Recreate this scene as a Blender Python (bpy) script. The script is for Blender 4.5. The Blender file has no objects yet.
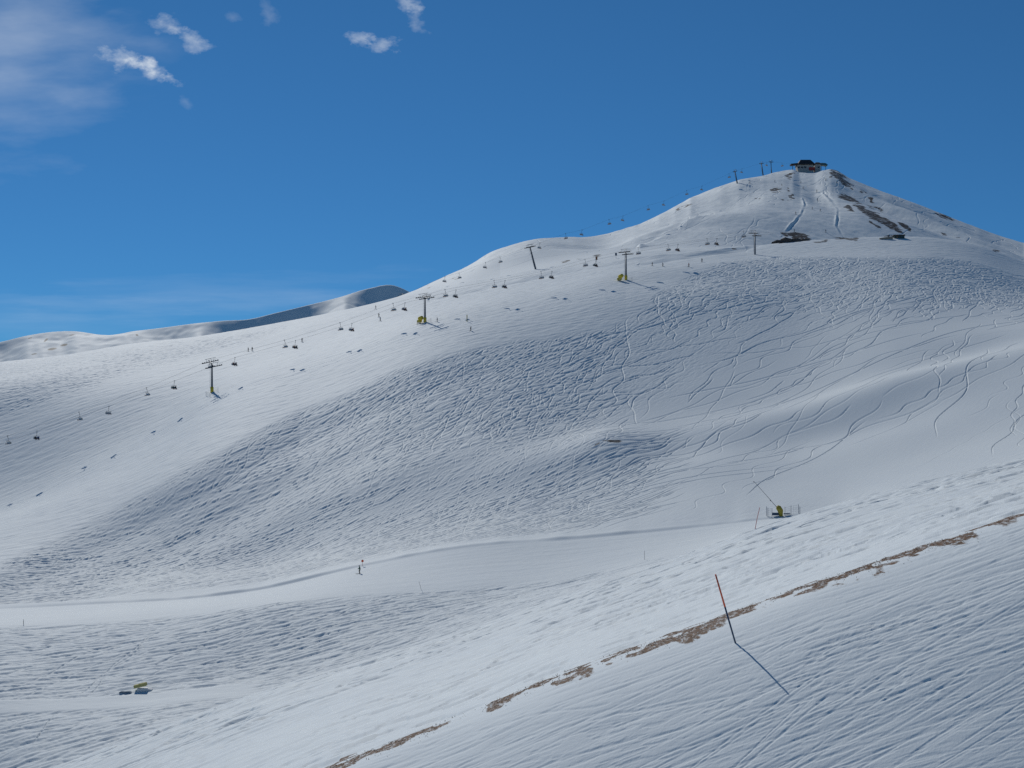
import bpy, math, random
import numpy as np
from mathutils import Vector, Matrix

random.seed(7)
rng = np.random.default_rng(11)
F = 1236.0          # focal length in pixels of a 1024 wide picture
HZ = 430.0          # eye level row
scene = bpy.context.scene
COL = scene.collection

# ------------------------------------------------------------------ materials
def new_mat(name, color, rough=0.6, metallic=0.0, spec=0.5):
    m = bpy.data.materials.new(name); m.use_nodes = True
    nt = m.node_tree; b = nt.nodes['Principled BSDF']
    b.inputs['Roughness'].default_value = rough
    b.inputs['Metallic'].default_value = metallic
    b.inputs['Specular IOR Level'].default_value = spec
    tc = nt.nodes.new('ShaderNodeTexCoord'); n = nt.nodes.new('ShaderNodeTexNoise')
    n.inputs['Scale'].default_value = 2.5; n.inputs['Detail'].default_value = 4
    nt.links.new(tc.outputs['Object'], n.inputs['Vector'])
    mx = nt.nodes.new('ShaderNodeMix'); mx.data_type = 'RGBA'
    mx.inputs['A'].default_value = (color[0]*.8, color[1]*.8, color[2]*.8, 1)
    mx.inputs['B'].default_value = (min(1, color[0]*1.12), min(1, color[1]*1.12), min(1, color[2]*1.12), 1)
    nt.links.new(n.outputs['Fac'], mx.inputs['Factor'])
    nt.links.new(mx.outputs['Result'], b.inputs['Base Color'])
    return m

M = {
 'steel': new_mat('galvanised_steel', (.16, .17, .18), .55, .3),
 'dark': new_mat('dark_steel', (.035, .04, .045), .5, .3),
 'yellow': new_mat('yellow_padding', (.78, .55, .04), .7),
 'olive': new_mat('yellow_machine', (.42, .33, .035), .6),
 'white': new_mat('white_shell', (.72, .71, .68), .35),
 'orange': new_mat('orange_cushion', (.30, .13, .06), .6),
 'red': new_mat('red_pole_paint', (.95, .13, .045), .5),
 'bluegrey': new_mat('dark_pole_paint', (.04, .085, .15), .5),
 'wallpale': new_mat('pale_render', (.42, .39, .35), .8),
 'roof': new_mat('dark_roof', (.028, .026, .028), .7),
 'redpanel': new_mat('red_door', (.38, .03, .02), .6),
 'teal': new_mat('teal_canopy', (.05, .11, .11), .5),
 'glass': new_mat('window_glass', (.03, .04, .05), .12),
 'wood': new_mat('brown_wood', (.16, .10, .06), .8),
 'green': new_mat('dark_green_cladding', (.03, .055, .045), .7),
 'skin': new_mat('skin', (.45, .27, .19), .6),
 'net': new_mat('blue_grey_net', (.22, .30, .36), .8),
 'rock': new_mat('brown_rock', (.10, .075, .06), .9),
 'pink': new_mat('faded_pink_pole', (.62, .20, .18), .6),
}
CL = {k: new_mat('cloth_' + k, c, .8) for k, c in {
 'green': (.02, .12, .08), 'black': (.02, .02, .025), 'red': (.35, .03, .03), 'blue': (.03, .08, .25),
 'navy': (.02, .03, .07), 'brown': (.12, .07, .04), 'grey': (.12, .12, .13), 'orange': (.45, .14, .03),
 'white': (.6, .6, .6)}.items()}

# ------------------------------------------------------------------ mesh helpers
class MB:
    def __init__(s): s.v = []; s.f = []
    def box(s, c, d, R=None):
        b = len(s.v); c = Vector(c)
        for i in (-1, 1):
            for j in (-1, 1):
                for k in (-1, 1):
                    p = Vector((i*d[0]/2, j*d[1]/2, k*d[2]/2))
                    s.v.append(tuple(c + (R @ p if R else p)))
        s.f += [tuple(b+q for q in t) for t in ((0,1,3,2),(4,6,7,5),(0,4,5,1),(2,3,7,6),(0,2,6,4),(1,5,7,3))]
        return s
    def tube(s, pts, rad, n=8, cap=True):
        pts = [Vector(p) for p in pts]
        if not hasattr(rad, '__len__'): rad = [rad]*len(pts)
        b = len(s.v)
        for i, p in enumerate(pts):
            d = (pts[min(i+1, len(pts)-1)] - pts[max(i-1, 0)]).normalized()
            a = d.cross(Vector((0, 0, 1)))
            if a.length < .05: a = d.cross(Vector((0, 1, 0)))
            a.normalize(); c = d.cross(a)
            for k in range(n):
                t = 2*math.pi*k/n
                s.v.append(tuple(p + (a*math.cos(t) + c*math.sin(t))*rad[i]))
        for i in range(len(pts)-1):
            for k in range(n):
                s.f.append((b+i*n+k, b+i*n+(k+1) % n, b+(i+1)*n+(k+1) % n, b+(i+1)*n+k))
        if cap:
            s.f.append(tuple(b+k for k in reversed(range(n))))
            s.f.append(tuple(b+(len(pts)-1)*n+k for k in range(n)))
        return s
    def prism(s, poly, y0, y1, swap=False):
        """poly in (x,z) extruded from y0 to y1 (swap: poly in (y,z) extruded along x)"""
        b = len(s.v); n = len(poly)
        for y in (y0, y1):
            for (p, q) in poly: s.v.append((y, p, q) if swap else (p, y, q))
        s.f.append(tuple(b+k for k in range(n))); s.f.append(tuple(b+n+k for k in reversed(range(n))))
        for k in range(n): s.f.append((b+k, b+n+k, b+n+(k+1) % n, b+(k+1) % n))
        return s
    def build(s, name, mat, parent=None, smooth=False):
        me = bpy.data.meshes.new(name); me.from_pydata(s.v, [], s.f); me.materials.append(mat)
        import bmesh
        bm = bmesh.new(); bm.from_mesh(me); bmesh.ops.recalc_face_normals(bm, faces=bm.faces); bm.to_mesh(me); bm.free()
        if smooth: me.polygons.foreach_set('use_smooth', [True]*len(me.polygons))
        o = bpy.data.objects.new(name, me); COL.objects.link(o)
        if parent: o.parent = parent
        return o

def tag(o, label=None, cat=None, group=None, kind=None):
    if label: o['label'] = label
    if cat: o['category'] = cat
    if group: o['group'] = group
    if kind: o['kind'] = kind
    return o
def empty(name, loc, rz=0):
    o = bpy.data.objects.new(name, None); COL.objects.link(o)
    o.location = loc; o.rotation_euler = (0, 0, rz); o.empty_display_size = .3
    return o
def copy_tree(o, parent=None):
    c = o.copy(); COL.objects.link(c)
    if parent: c.parent = parent
    for ch in list(o.children): copy_tree(ch, c)
    return c

# ------------------------------------------------------------------ numpy noise and interpolation
TAB = rng.random((256, 256)).astype(np.float32)
def vnoise(x, y, off=0):
    x = x + off*17.31; y = y + off*9.77
    xi = np.floor(x).astype(np.int64); yi = np.floor(y).astype(np.int64)
    fx = (x - xi).astype(np.float32); fy = (y - yi).astype(np.float32)
    fx = fx*fx*(3-2*fx); fy = fy*fy*(3-2*fy)
    a = TAB[xi & 255, yi & 255]; b = TAB[(xi+1) & 255, yi & 255]
    c = TAB[xi & 255, (yi+1) & 255]; d = TAB[(xi+1) & 255, (yi+1) & 255]
    return (a + (b-a)*fx)*(1-fy) + (c + (d-c)*fx)*fy - .5
def fbm(x, y, o=3, off=0, gain=.5):
    s = 0; a = 1
    for k in range(o):
        s = s + a*vnoise(x*2**k, y*2**k, off+k*3); a *= gain
    return s
def pchip(x, xs, ys):
    """monotone cubic through the points (1-D)"""
    xs = np.array(xs, float); ys = np.array(ys, float)
    h = np.diff(xs); d = np.diff(ys)/h
    m = np.zeros_like(ys); m[0] = d[0]; m[-1] = d[-1]
    for i in range(1, len(xs)-1):
        # smooth (finite difference) slopes, plain Catmull-Rom style
        m[i] = (d[i-1]*h[i] + d[i]*h[i-1])/(h[i-1]+h[i])
    x = np.asarray(x, float); xc = np.clip(x, xs[0], xs[-1])
    i = np.clip(np.searchsorted(xs, xc)-1, 0, len(xs)-2)
    t = (xc-xs[i])/h[i]
    r = (2*t**3-3*t**2+1)*ys[i] + (t**3-2*t**2+t)*h[i]*m[i] + (-2*t**3+3*t**2)*ys[i+1] + (t**3-t**2)*h[i]*m[i+1]
    return r + (x-xc)*np.where(x < xs[0], m[0]*.6, m[-1])
def sstep(a, b, x):
    t = np.clip((x-a)/(b-a), 0, 1); return t*t*(3-2*t)
def L(px, pts):
    return pchip(px, [p[0] for p in pts], [p[1] for p in pts])
def pz(py, Y): return -(py-HZ)/F*Y

# ------------------------------------------------------------------ terrain profile lines (azimuth column -> row of the line, and its real distance)
def knots(px):
    u = (px-512)/F
    Y = []; Z = []
    def add(y, z): Y.append(np.broadcast_to(y, px.shape).astype(float)); Z.append(np.broadcast_to(z, px.shape).astype(float))
    g = L(px, [(-400,1130),(-150,1010),(0,930),(200,828),(330,768),(440,726),(560,677),(700,627),(830,580),(1024,515),(1170,470)])
    for y, f_ in ((3., -11.5), (23., -4.55), (30.5, -1.40), (32.5, -.70), (34.2, -.22), (35.6, .02), (37., 0.)): add(y, pz(g, 37.)+.36*u*(y-37)+f_)
    e = L(px, [(-400,960),(-150,850),(0,790),(60,768),(150,735),(250,700),(340,672),(450,640),(560,603),(650,572),(760,532),(850,505),(930,485),(1024,463),(1170,430)])
    add(38.6, pz(g, 37.)+(pz(e, 140.)-pz(g, 37.))*1.6/103+.02)
    add(82., .565*pz(g, 37.)+.435*pz(e, 140.)+.5)
    add(140., pz(e, 140.))
    dip = np.interp(px, [0, 250, 1024], [3.2, 4.0, 3.5])
    add(172., pz(e, 140.)*172/140-dip)
    add(206., pz(L(px, [(-400,715),(-150,708),(0,703),(150,698),(270,691),(400,660),(560,608),(700,560),(800,530),(1024,478),(1170,440)]), 206.))
    add(245., pz(L(px, [(-400,650),(-150,636),(0,628),(100,622),(200,612),(330,598),(450,590),(560,578),(640,562),(700,548),(790,522),(900,495),(1024,468),(1170,435)]), 245.))
    r8 = L(px, [(-400,620),(-150,612),(0,609),(100,604),(200,598),(260,590),(360,567),(450,550),(600,537),(700,527),(780,518),(830,513),(900,490),(1024,458),(1170,425)])
    z7 = Z[-1]; add(272.6, z7+(pz(r8, 274.)-z7)*.94); add(274., pz(r8, 274.))
    bank = np.interp(px, [0, 100, 250, 700, 830, 900], [.2, .3, .5, .5, .4, .2])*(1+.6*fbm(px/31, px*0, 2, 19))
    add(275.3, pz(r8, 274.)+bank)
    z10 = pz(L(px, [(-400,590),(-150,580),(0,572),(100,572),(200,572),(260,568),(360,545),(450,529),(600,506),(700,492),(800,482),(900,462),(1024,433),(1170,400)]), 305.)
    z9 = Z[-1]; add(277.5, z9+(z10-z9)*.06); add(305., z10)
    y11 = np.interp(px, [0, 300], [352, 370])
    add(y11, pz(L(px, [(-400,580),(-150,555),(0,530),(100,505),(200,472),(300,450),(400,434),(500,425),(600,430),(700,425),(800,412),(900,387),(1024,360),(1170,335)]), y11))
    y12 = np.interp(px, [-150, 212, 425, 626, 800, 1170], [400, 462, 492, 522, 535, 545])
    add(y12, pz(L(px, [(-400,600),(-150,545),(0,496),(100,447),(160,418),(212,391),(320,358),(425,322),(530,299),(626,280),(720,274),(800,274),(900,272),(1024,292),(1170,325)]), y12))
    y12b = y12+np.interp(px, [0, 300], [55, 42])
    add(y12b, Z[-1]+0)
    y13a = y12b+34; add(y13a, Z[-1]+0)
    y13 = np.interp(px, [0, 300, 600, 800, 1024], [560, 585, 600, 622, 640])
    add(y13, pz(L(px, [(-400,440),(-150,402),(0,376),(100,358),(200,343),(300,326),(370,311),(430,298),(500,284),(560,272),(640,257),(700,251),(745,248),(800,242),(860,238),(940,239),(980,246),(1024,262),(1170,315)]), y13))
    lin = Z[-4]+(Z[-1]-Z[-4])*(y12b-y12)/(y13-y12)
    lina = Z[-4]+(Z[-1]-Z[-4])*(y13a-y12)/(y13-y12)
    upa = pz(L(px, [(-400,440),(-150,412),(0,388),(60,377),(120,369),(200,353),(300,334)]), y13a)
    Z[-2] = lina+(upa-lina)*(1-sstep(90, 240, px))
    up = pz(L(px, [(-400,470),(-150,450),(0,428),(60,408),(120,390),(200,366),(300,339)]), y12b)
    Z[-3] = np.where(px < 300, lin+(up-lin)*(1-sstep(120, 260, px)), lin)
    y14 = np.interp(px, [0, 390, 500], [625, 655, 695])
    add(y14, pz(L(px, [(-400,420),(-150,388),(0,363),(60,356),(130,344),(200,336),(250,328),(300,319),(370,304),(390,299),(430,289),(470,276),(530,262),(600,253),(640,249),(700,246),(745,249),(800,256),(860,256),(940,258),(1024,272),(1170,325)]), y14))
    y15 = np.interp(px, [400, 700], [765, 800])
    add(y15, pz(L(px, [(-400,450),(-150,402),(0,380),(200,354),(370,318),(400,300),(440,279),(470,265),(490,253),(510,246),(540,240),(570,242),(600,245),(640,236),(700,222),(750,212),(800,210),(850,212),(900,221),(960,238),(1024,256),(1170,310)]), y15))
    y16 = np.interp(px, [500, 640, 800, 1024], [910, 960, 1075, 1070])
    add(y16, pz(L(px, [(-400,480),(-150,430),(0,425),(200,400),(370,350),(430,312),(520,262),(560,248),(580,243),(600,236),(640,224),(665,212),(690,198),(715,188),(740,179.5),(760,176.5),(773,173),(784,170.5),(793,169.5),(800,172.5),(815,172.5),(823,170.5),(831,169),(838,171),(850,178.5),(880,190.5),(920,205),(960,221),(1000,236),(1024,243),(1170,297)]), y16))
    z16 = Z[-1]
    add(y16+18, z16-1.5)
    add(1220., z16-75)
    add(1600., np.minimum(z16-200, -120))
    add(2100., -240.)
    return np.array(Y), np.array(Z)

def profile(px, Yr):
    """base height for every (distance row, azimuth column)"""
    KY, KZ = knots(px); K = KY.shape[0]
    h = np.diff(KY, axis=0); d = np.diff(KZ, axis=0)/h
    m = np.zeros_like(KZ); m[0] = d[0]; m[-1] = d[-1]
    m[1:-1] = (d[:-1]*h[1:] + d[1:]*h[:-1])/(h[:-1]+h[1:])
    out = np.zeros((len(Yr), len(px)))
    for k in range(K-1):
        i0, i1 = np.searchsorted(Yr, [KY[k].min(), KY[k+1].max()]); i0 = max(0, i0-1); i1 = min(len(Yr), i1+1)
        y = Yr[i0:i1, None]; t = (y-KY[k][None])/h[k][None]
        msk = (t >= 0) & (t < 1)
        a = (2*t**3-3*t**2+1)*KZ[k] + (t**3-2*t**2+t)*h[k]*m[k] + (-2*t**3+3*t**2)*KZ[k+1] + (t**3-t**2)*h[k]*m[k+1]
        out[i0:i1] = np.where(msk, a, out[i0:i1])
    return out

# columns and rows of the sheet
QC = 1.8
pxs = np.concatenate([np.linspace(-900, -70, 60, endpoint=False), np.arange(-70, 1230, 1/QC), np.linspace(1230, 1900, 50)])
yb = np.concatenate([np.linspace(20, 140, 1100), np.linspace(140, 700, 2200)[1:], np.linspace(700, 1140, 800)[1:]])
pc = np.arange(0, 1025, 64.)
zb = profile(pc, yb)
pyb = HZ - F*zb/yb[:, None]
dens = np.abs(np.diff(pyb, axis=0))
dens = np.percentile(dens, 70, axis=1) + .10*F*8/yb[1:]**2*np.diff(yb) + .02*np.diff(yb)
dens = np.maximum(dens, np.diff(yb)*np.interp(yb[1:], [22, 38, 40, 138, 150, 164, 168, 320, 345, 600, 660, 1150], [8, 6, 3.6, 3.6, .6, .6, 2.8, 2.8, 1.7, 1.5, .9, .8]))
cum = np.concatenate([[0], np.cumsum(dens)])
NR = int(cum[-1]*1.36)
rows = np.interp(np.linspace(0, cum[-1], NR), cum, yb)
rows = np.concatenate([[3, 8, 14], rows[:-1], np.linspace(1140, 1225, 12), np.linspace(1240, 2099, 26)])
rows = np.unique(rows); NR = len(rows); NC = len(pxs)
print('terrain grid', NR, NC, NR*NC)
Z = profile(pxs, rows)
PX = np.broadcast_to(pxs[None], Z.shape)
YY = np.broadcast_to(rows[:, None], Z.shape)
XX = (PX-512)/F*YY
PY0 = HZ - F*Z/YY          # apparent row of the bare shape, used to find where features lie

def rot(x, y, deg):
    c, s = math.cos(math.radians(deg)), math.sin(math.radians(deg))
    return x*c+y*s, -x*s+y*c
def seg_dist(px, py, pts):
    """signed distance (in columns/rows) to a polyline, and the parameter"""
    best = np.full(px.shape, 1e9); side = np.zeros(px.shape)
    for (a, b) in zip(pts[:-1], pts[1:]):
        dx, dy = b[0]-a[0], b[1]-a[1]; l2 = dx*dx+dy*dy
        t = np.clip(((px-a[0])*dx+(py-a[1])*dy)/l2, 0, 1)
        ex = px-a[0]-t*dx; ey = py-a[1]-t*dy
        dd = np.hypot(ex, ey); w = dd < best
        best = np.where(w, dd, best); side = np.where(w, np.sign(ex*dy-ey*dx), side)
    return best, side

# ---- broad relief
far = sstep(280, 330, YY)*(1-sstep(1080, 1160, YY))
Z += far*(1.1*fbm(XX/55, YY/55, 2, 1))*(1-.6*sstep(560, 640, YY))
Z += sstep(150, 200, YY)*(1-sstep(235, 260, YY))*1.2*fbm(XX/28, YY/22, 2, 5)
Z += (1-sstep(110, 140, YY))*.22*fbm(XX/9, YY/6, 2, 8)*sstep(10, 20, YY)
def dent(n, lo, hi): return -np.clip((n-lo)/(hi-lo), 0, 1)
def mound(px, y, rx, ry, h, ang=0):
    """a rounded rise (or hollow) at azimuth column px, distance y; radii in metres"""
    global Z
    x0 = (px-512)/F*y
    a, b = rot(XX-x0, YY-y, ang)
    Z = Z + h*np.exp(-(a/rx)**2-(b/ry)**2)
mound(608, 352, 13, 16, 3.4, -10)
mound(560, 345, 20, 12, 1.4, 15)
mound(668, 347, 15, 12, -1.5)
mound(520, 365, 22, 16, -1.2, 30)
mound(760, 362, 30, 14, 1.5, 10)
mound(870, 345, 26, 13, -1.6, 12)
mound(900, 372, 40, 11, 2.0, 10)
mound(980, 400, 30, 14, -1.6, 20)
mound(690, 520, 40, 16, -1.4, 15)
mound(800, 560, 60, 18, 1.6, 8)
mound(250, 296, 22, 10, .9, 12)
mound(430, 400, 40, 25, 1.5, 40)
mound(700, 790, 30, 25, 3.0, 30)
mound(770, 850, 14, 50, 2.0, -20)
mound(820, 860, 10, 70, -3.2, -4)
mound(915, 850, 12, 90, 5.5, 25)
mound(885, 860, 10, 60, -4.0, 22)
mound(970, 860, 14, 80, -5.5, 32)
mound(834, 1070, 9, 12, 1.2)
mound(742, 930, 20, 60, 5.0, -15)
mound(520, 720, 30, 25, 2.2, 30)
mound(600, 760, 40, 12, -2.0, 40)
mound(650, 780, 40, 12, 2.0, 40)
# peak roughness
pk = sstep(690, 740, YY)*(1-sstep(1085, 1150, YY))
a, b = rot(XX, YY, 35)
Z += pk*1.1*fbm(a/9, b/34, 3, 21)*sstep(560, 700, PX)

sil_px = [(-400,300),(560,244),(580,243),(600,236),(640,224),(665,212),(690,198),(715,188),(740,179.5),(760,176.5),(773,173),(784,170.5),(793,169.5),(800,172.5),(815,172.5),(823,170.5),(831,169),(838,171),(850,178.5),(880,190.5),(920,205),(960,221),(1000,236),(1024,243)]
want = np.interp(pxs, [p[0] for p in sil_px], [p[1] for p in sil_px])
bandr = (rows > 800) & (rows < 1145)
have = (HZ-F*Z[bandr]/rows[bandr][:, None]).min(axis=0)
dl = (have-want)*sstep(566, 612, pxs)*(1-sstep(1030, 1080, pxs))
kk = np.exp(-np.linspace(-2, 2, 13)**2); dl = np.convolve(np.pad(dl, 6, 'edge'), kk/kk.sum(), 'valid')
Z += dl[None]*YY/F*sstep(780, 900, YY)
def step(pts, h, w, ymin, ymax):
    """bank along a line on the ground: the ground beyond it stands h higher"""
    global Z
    d, s = seg_dist(PX, PY0, pts)
    on = (YY > ymin) & (YY < ymax)
    Z = Z + np.where(on, h*np.clip(.7+1.6*fbm(XX/13, YY/13, 2, 33), .1, 1.6)*np.exp(-(d/w)**2)*s*np.minimum(1, d/1.2), 0)
step([(803,191),(805,202),(801,214),(793,224),(782,236)], -.75, 1.7, 700, 1080)
step([(824,182),(832,191),(838,204),(837,218),(836,226),(842,236)], -.8, 1.8, 700, 1080)
step([(640,264),(700,255),(745,249),(770,241)], .6, 2.5, 540, 640)
step([(430,299),(500,285),(560,273),(640,259),(745,250)], .9, 2.0, 540, 640)
step([(720,212),(668,234),(640,246)], 1.2, 3, 640, 1080)

# ---- zones
edge = [(-200,640),(0,563),(50,540),(100,515),(200,462),(300,410),(400,372),(480,345),(560,334),(610,328),(640,312),(660,287),(705,268),(745,258)]
piste_y = np.interp(pxs, [p[0] for p in edge], [p[1] for p in edge])[None]
main = sstep(277, 285, YY)
ddp = PY0-piste_y
Z -= main*(1-sstep(430, 620, PX))*sstep(-80, 20, PX)*2.7*sstep(-2, 30, ddp)*(1-sstep(55, 105, ddp))*(YY < 600)
rough_main = main*sstep(-3, 5, PY0-piste_y+4*fbm(XX/9, YY/9, 2, 31))*(1-sstep(590, 640, YY))
fanl = np.interp(pxs, [-200,0,150,250,330,420,540,650,760,860,1024,1100], [600,596,582,548,508,474,440,405,350,315,290,290])[None]
fan = sstep(-14, 14, PY0-fanl+14*fbm(XX/14, YY/14, 2, 35))*main*(YY < 640)
left_up = np.interp(pxs, [-200, 0, 60, 110, 180, 250, 400], [500, 425, 402, 385, 365, 346, 300])[None]
rough_ul = main*sstep(0, 10, left_up-PY0)*(1-sstep(250, 380, PX))*(YY < 700)
bright = np.exp(-((PX-870)/260)**2)*sstep(350, 400, PY0)*(1-sstep(440, 540, PY0))*main
smoothz = sstep(700, 820, PX)*main
road = sstep(243, 247, YY)*(1-sstep(273, 275, YY))
d2, _ = seg_dist(PX, PY0, [(-60,706),(0,704),(80,701),(180,696),(262,690)])
road2 = np.where((YY > 165) & (YY < 240), 1-sstep(5, 8, d2), 0)
road2 = road2*(1-sstep(230, 275, PX))
valley = sstep(150, 165, YY)*(1-sstep(243, 247, YY))*(1-road2)
zB = sstep(36, 40, YY)*(1-sstep(138, 150, YY))
zA = (1-sstep(34, 38, YY))

# ---- tracks, stamped in world metres
D = np.zeros(Z.shape, np.float32)
colidx = np.arange(NC, dtype=float); rowidx = np.arange(NR, dtype=float)
_pend = {}
def splat(x, y, w, arr):
    _pend.setdefault(id(arr), (arr, []))[1].append((x, y, np.broadcast_to(w, x.shape)))
def flush():
    for arr, l in _pend.values():
        _splat(np.concatenate([a for a, b, c in l]), np.concatenate([b for a, b, c in l]), np.concatenate([c for a, b, c in l]), arr)
    _pend.clear()
def _splat(x, y, w, arr):
    px = 512+F*x/y
    c = np.interp(px, pxs, colidx); r = np.interp(y, rows, rowidx)
    ok = (px > -68) & (px < 1228) & (y > 12) & (y < 1130)
    c, r = c[ok], r[ok]; w = (np.broadcast_to(w, x.shape)[ok])
    ci = c.astype(int); ri = r.astype(int); fc = c-ci; fr = r-ri
    ci = np.minimum(ci, NC-2); ri = np.minimum(ri, NR-2)
    n = arr.size
    flat = arr.ravel()
    for (dr, dc, ww) in ((0, 0, (1-fr)*(1-fc)), (0, 1, (1-fr)*fc), (1, 0, fr*(1-fc)), (1, 1, fr*fc)):
        flat += np.bincount((ri+dr)*NC+ci+dc, weights=w*ww, minlength=n).astype(np.float32)
def path(x0, y0, ang, length, amp, wl, ds, bend=0, jitter=.2):
    """a ski run: heading ang (degrees, 0 = +x), S-turns of amplitude amp and wavelength wl"""
    n = max(4, int(length/ds)); s = np.arange(n)*ds
    wl2 = wl*(1+jitter*np.sin(s/wl*.9+random.random()*6))
    ph = random.random()*6.28+np.cumsum(2*math.pi*ds/wl2)
    am = amp*(1+.35*np.sin(s/length*5+random.random()*6))
    th = math.radians(ang)+np.radians(bend)*(s/length)
    x = x0+np.cumsum(np.cos(th))*ds; y = y0+np.cumsum(np.sin(th))*ds
    off = am*np.sin(ph)
    x = x-np.sin(th)*off; y = y+np.cos(th)*off
    return x, y, np.minimum(1, np.minimum(s, s[::-1])/(.12*length+.01))
def run(*a, w=1.0, lanes=1, gap=.1, arr=None, **k):
    x, y, f = path(*a, **k)
    for j in range(lanes):
        o = (j-(lanes-1)/2)*gap
        splat(x+o*.3, y+o, w*f, D if arr is None else arr)

def P(px, y): return (px-512)/F*y
# dense off-piste tracks on the big face: they run down and to the left
for k in range(6500):
    px = random.uniform(60, 1080); y = random.uniform(330, 590)
    fl_ = (y < 420 and px > 300) or (px > 640 and y < 505)
    if fl_ and random.random() < (.94 if px > 640 else .3): continue
    ang = 180+random.gauss(44, 13)
    run(P(px, y), y, ang, random.uniform(15, 80), random.uniform(.2, 1.5), random.uniform(11, 26), .14, bend=random.gauss(0, 16), w=random.uniform(.15, .9))
# long tracks fanning onto the flat at the foot of the face
for k in range(750):
    px = random.uniform(130, 700); y = random.uniform(296, 370)
    run(P(px, y), y, 180+random.gauss(38, 8), random.uniform(30, 85), random.uniform(.2, 1.2), random.uniform(14, 30), .12, bend=-random.uniform(5, 28), w=random.uniform(.3, 1.0))
# broad single runs on the smooth right flank
for (px, y, ang, ln, am, wl) in ((1000,520,215,150,2.2,30),(960,470,222,120,3.0,26),(870,350,228,60,2.6,34),(930,430,200,90,1.0,40),(1040,560,205,160,1.2,50),
        (760,330,196,110,2.0,26),(800,325,192,150,1.6,40),(830,322,190,170,1.4,45),(700,318,205,70,2.8,20),(650,312,200,70,2.5,18),(990,400,240,80,2.4,30),(880,520,210,120,1.6,24),(1030,450,214,120,1.4,60),
        (770,370,220,60,2.4,22),(560,372,230,70,2.2,17),(600,380,226,80,2.0,16),(640,400,224,90,2.5,18)):
    run(P(px, y), y, ang, ln*1.15, am*.65, wl*1.35, .12, w=.85)
# upper left face, criss-cross and faint
for k in range(420):
    px = random.uniform(-60, 260); y = random.uniform(510, 640)
    run(P(px, y), y, 180+random.gauss(30, 30), random.uniform(10, 50), random.uniform(.4, 1.6), random.uniform(8, 20), .3, w=random.uniform(.2, .7))
# peak faces
for k in range(150):
    px = random.uniform(470, 1030); y = random.uniform(700, 1040)
    run(P(px, y), y, 180+random.gauss(50, 22), random.uniform(20, 80), random.uniform(.3, 2), random.uniform(12, 28), .35, w=random.uniform(.4, 1.2))
# valley floor
for k in range(900):
    px = random.uniform(-60, 640); y = random.uniform(168, 246)
    run(P(px, y), y, 180+random.gauss(14, 9), random.uniform(8, 55), random.uniform(.1, .9), random.uniform(8, 25), .08, w=random.uniform(.25, .9))
for (px, y, ang, ln) in ((150,236,262,46),(165,238,255,30),(110,232,240,40),(40,225,245,30),(125,228,236,34)):
    run(P(px, y), y, ang, ln, .6, 17, .1, w=1.2)
# middle shoulder: long traverses
for k in range(1300):
    px = random.uniform(0, 1230); y = 38+102*random.random()**1.2
    run(P(px, y), y, 180+random.gauss(4, 7), random.uniform(3, 24), random.uniform(.02, .35), random.uniform(6, 20), .00038*y, w=random.uniform(.3, 1.0), lanes=3, gap=.008*y)
# near slope: tracks a hand wide, several lanes so that each has a body
DN = np.zeros_like(D)
for k in range(490):
    y = random.uniform(24, 36); px = random.uniform(300, 1240)
    ang = 180+random.gauss(-2, 9)
    run(P(px, y), y, ang, random.uniform(1.5, 8), random.uniform(.0, .10), random.uniform(3, 8), .012, bend=random.gauss(0, 9), w=random.uniform(.08, .4), lanes=random.choice((1, 2, 2, 3)), gap=.03, arr=DN)
for k in range(46):
    px = random.uniform(520, 1240); y = random.uniform(25, 33.5); a0 = 180+random.gauss(6, 12); l0 = random.uniform(2, 9); b0 = random.gauss(0, 8)
    for j in range(random.choice((2, 3, 5))):
        run(P(px, y)+random.gauss(0, .6), y+random.gauss(0, .16), a0+random.gauss(0, 2), l0*random.uniform(.4, 1), .03, 6, .012, bend=b0, w=random.uniform(.15, .7), lanes=random.choice((1, 2, 3)), gap=.03, arr=DN)
for (px, y, ang, ln, b) in ((1080,33,187,12,4),(1090,31.5,188,11,6),(1070,30.3,189,10,2),(900,29,186,8,3),(1080,34.6,184,13,2),(1000,28.2,182,9,-3),(900,26.5,187,9,3),(800,30.5,184,5,0),(1090,32.5,190,14,-3),(1060,29.3,192,12,3)):
    for j in range(4):
        run(P(px, y)+random.gauss(0,.5), y+random.gauss(0,.12), ang+random.gauss(0,1.5), ln*random.uniform(.5,1), .05, 5, .012, bend=b, w=.3, lanes=2, gap=.03, arr=DN)

flush(); DB = D
def blur(a, n=1):
    for _ in range(n):
        a = a.copy()
        a[1:-1] = .25*a[:-2]+.5*a[1:-1]+.25*a[2:]
        a[:, 1:-1] = .25*a[:, :-2]+.5*a[:, 1:-1]+.25*a[:, 2:]
    return a
G = 1-np.exp(-1.5*(.55*DB+.45*blur(DB, 1)))
G = G-.55*blur(G, 2)
GN = 1-np.exp(-.9*blur(DN, 1))
GN = GN-.5*blur(GN, 6)
depth = .43*main*(1-sstep(600, 700, YY)) + .55*sstep(600, 700, YY) + .30*valley + .2*zB
depth = depth*(1-.9*road)*(1-.9*road2)
dm = np.where(main > .5, np.maximum(np.maximum(rough_main*(1-.15*fan), rough_ul*.6), .10), 1)
dm = np.where(YY > 640, .8, dm)
Z += -depth*dm*G
Z += -.05*GN*zA

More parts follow.
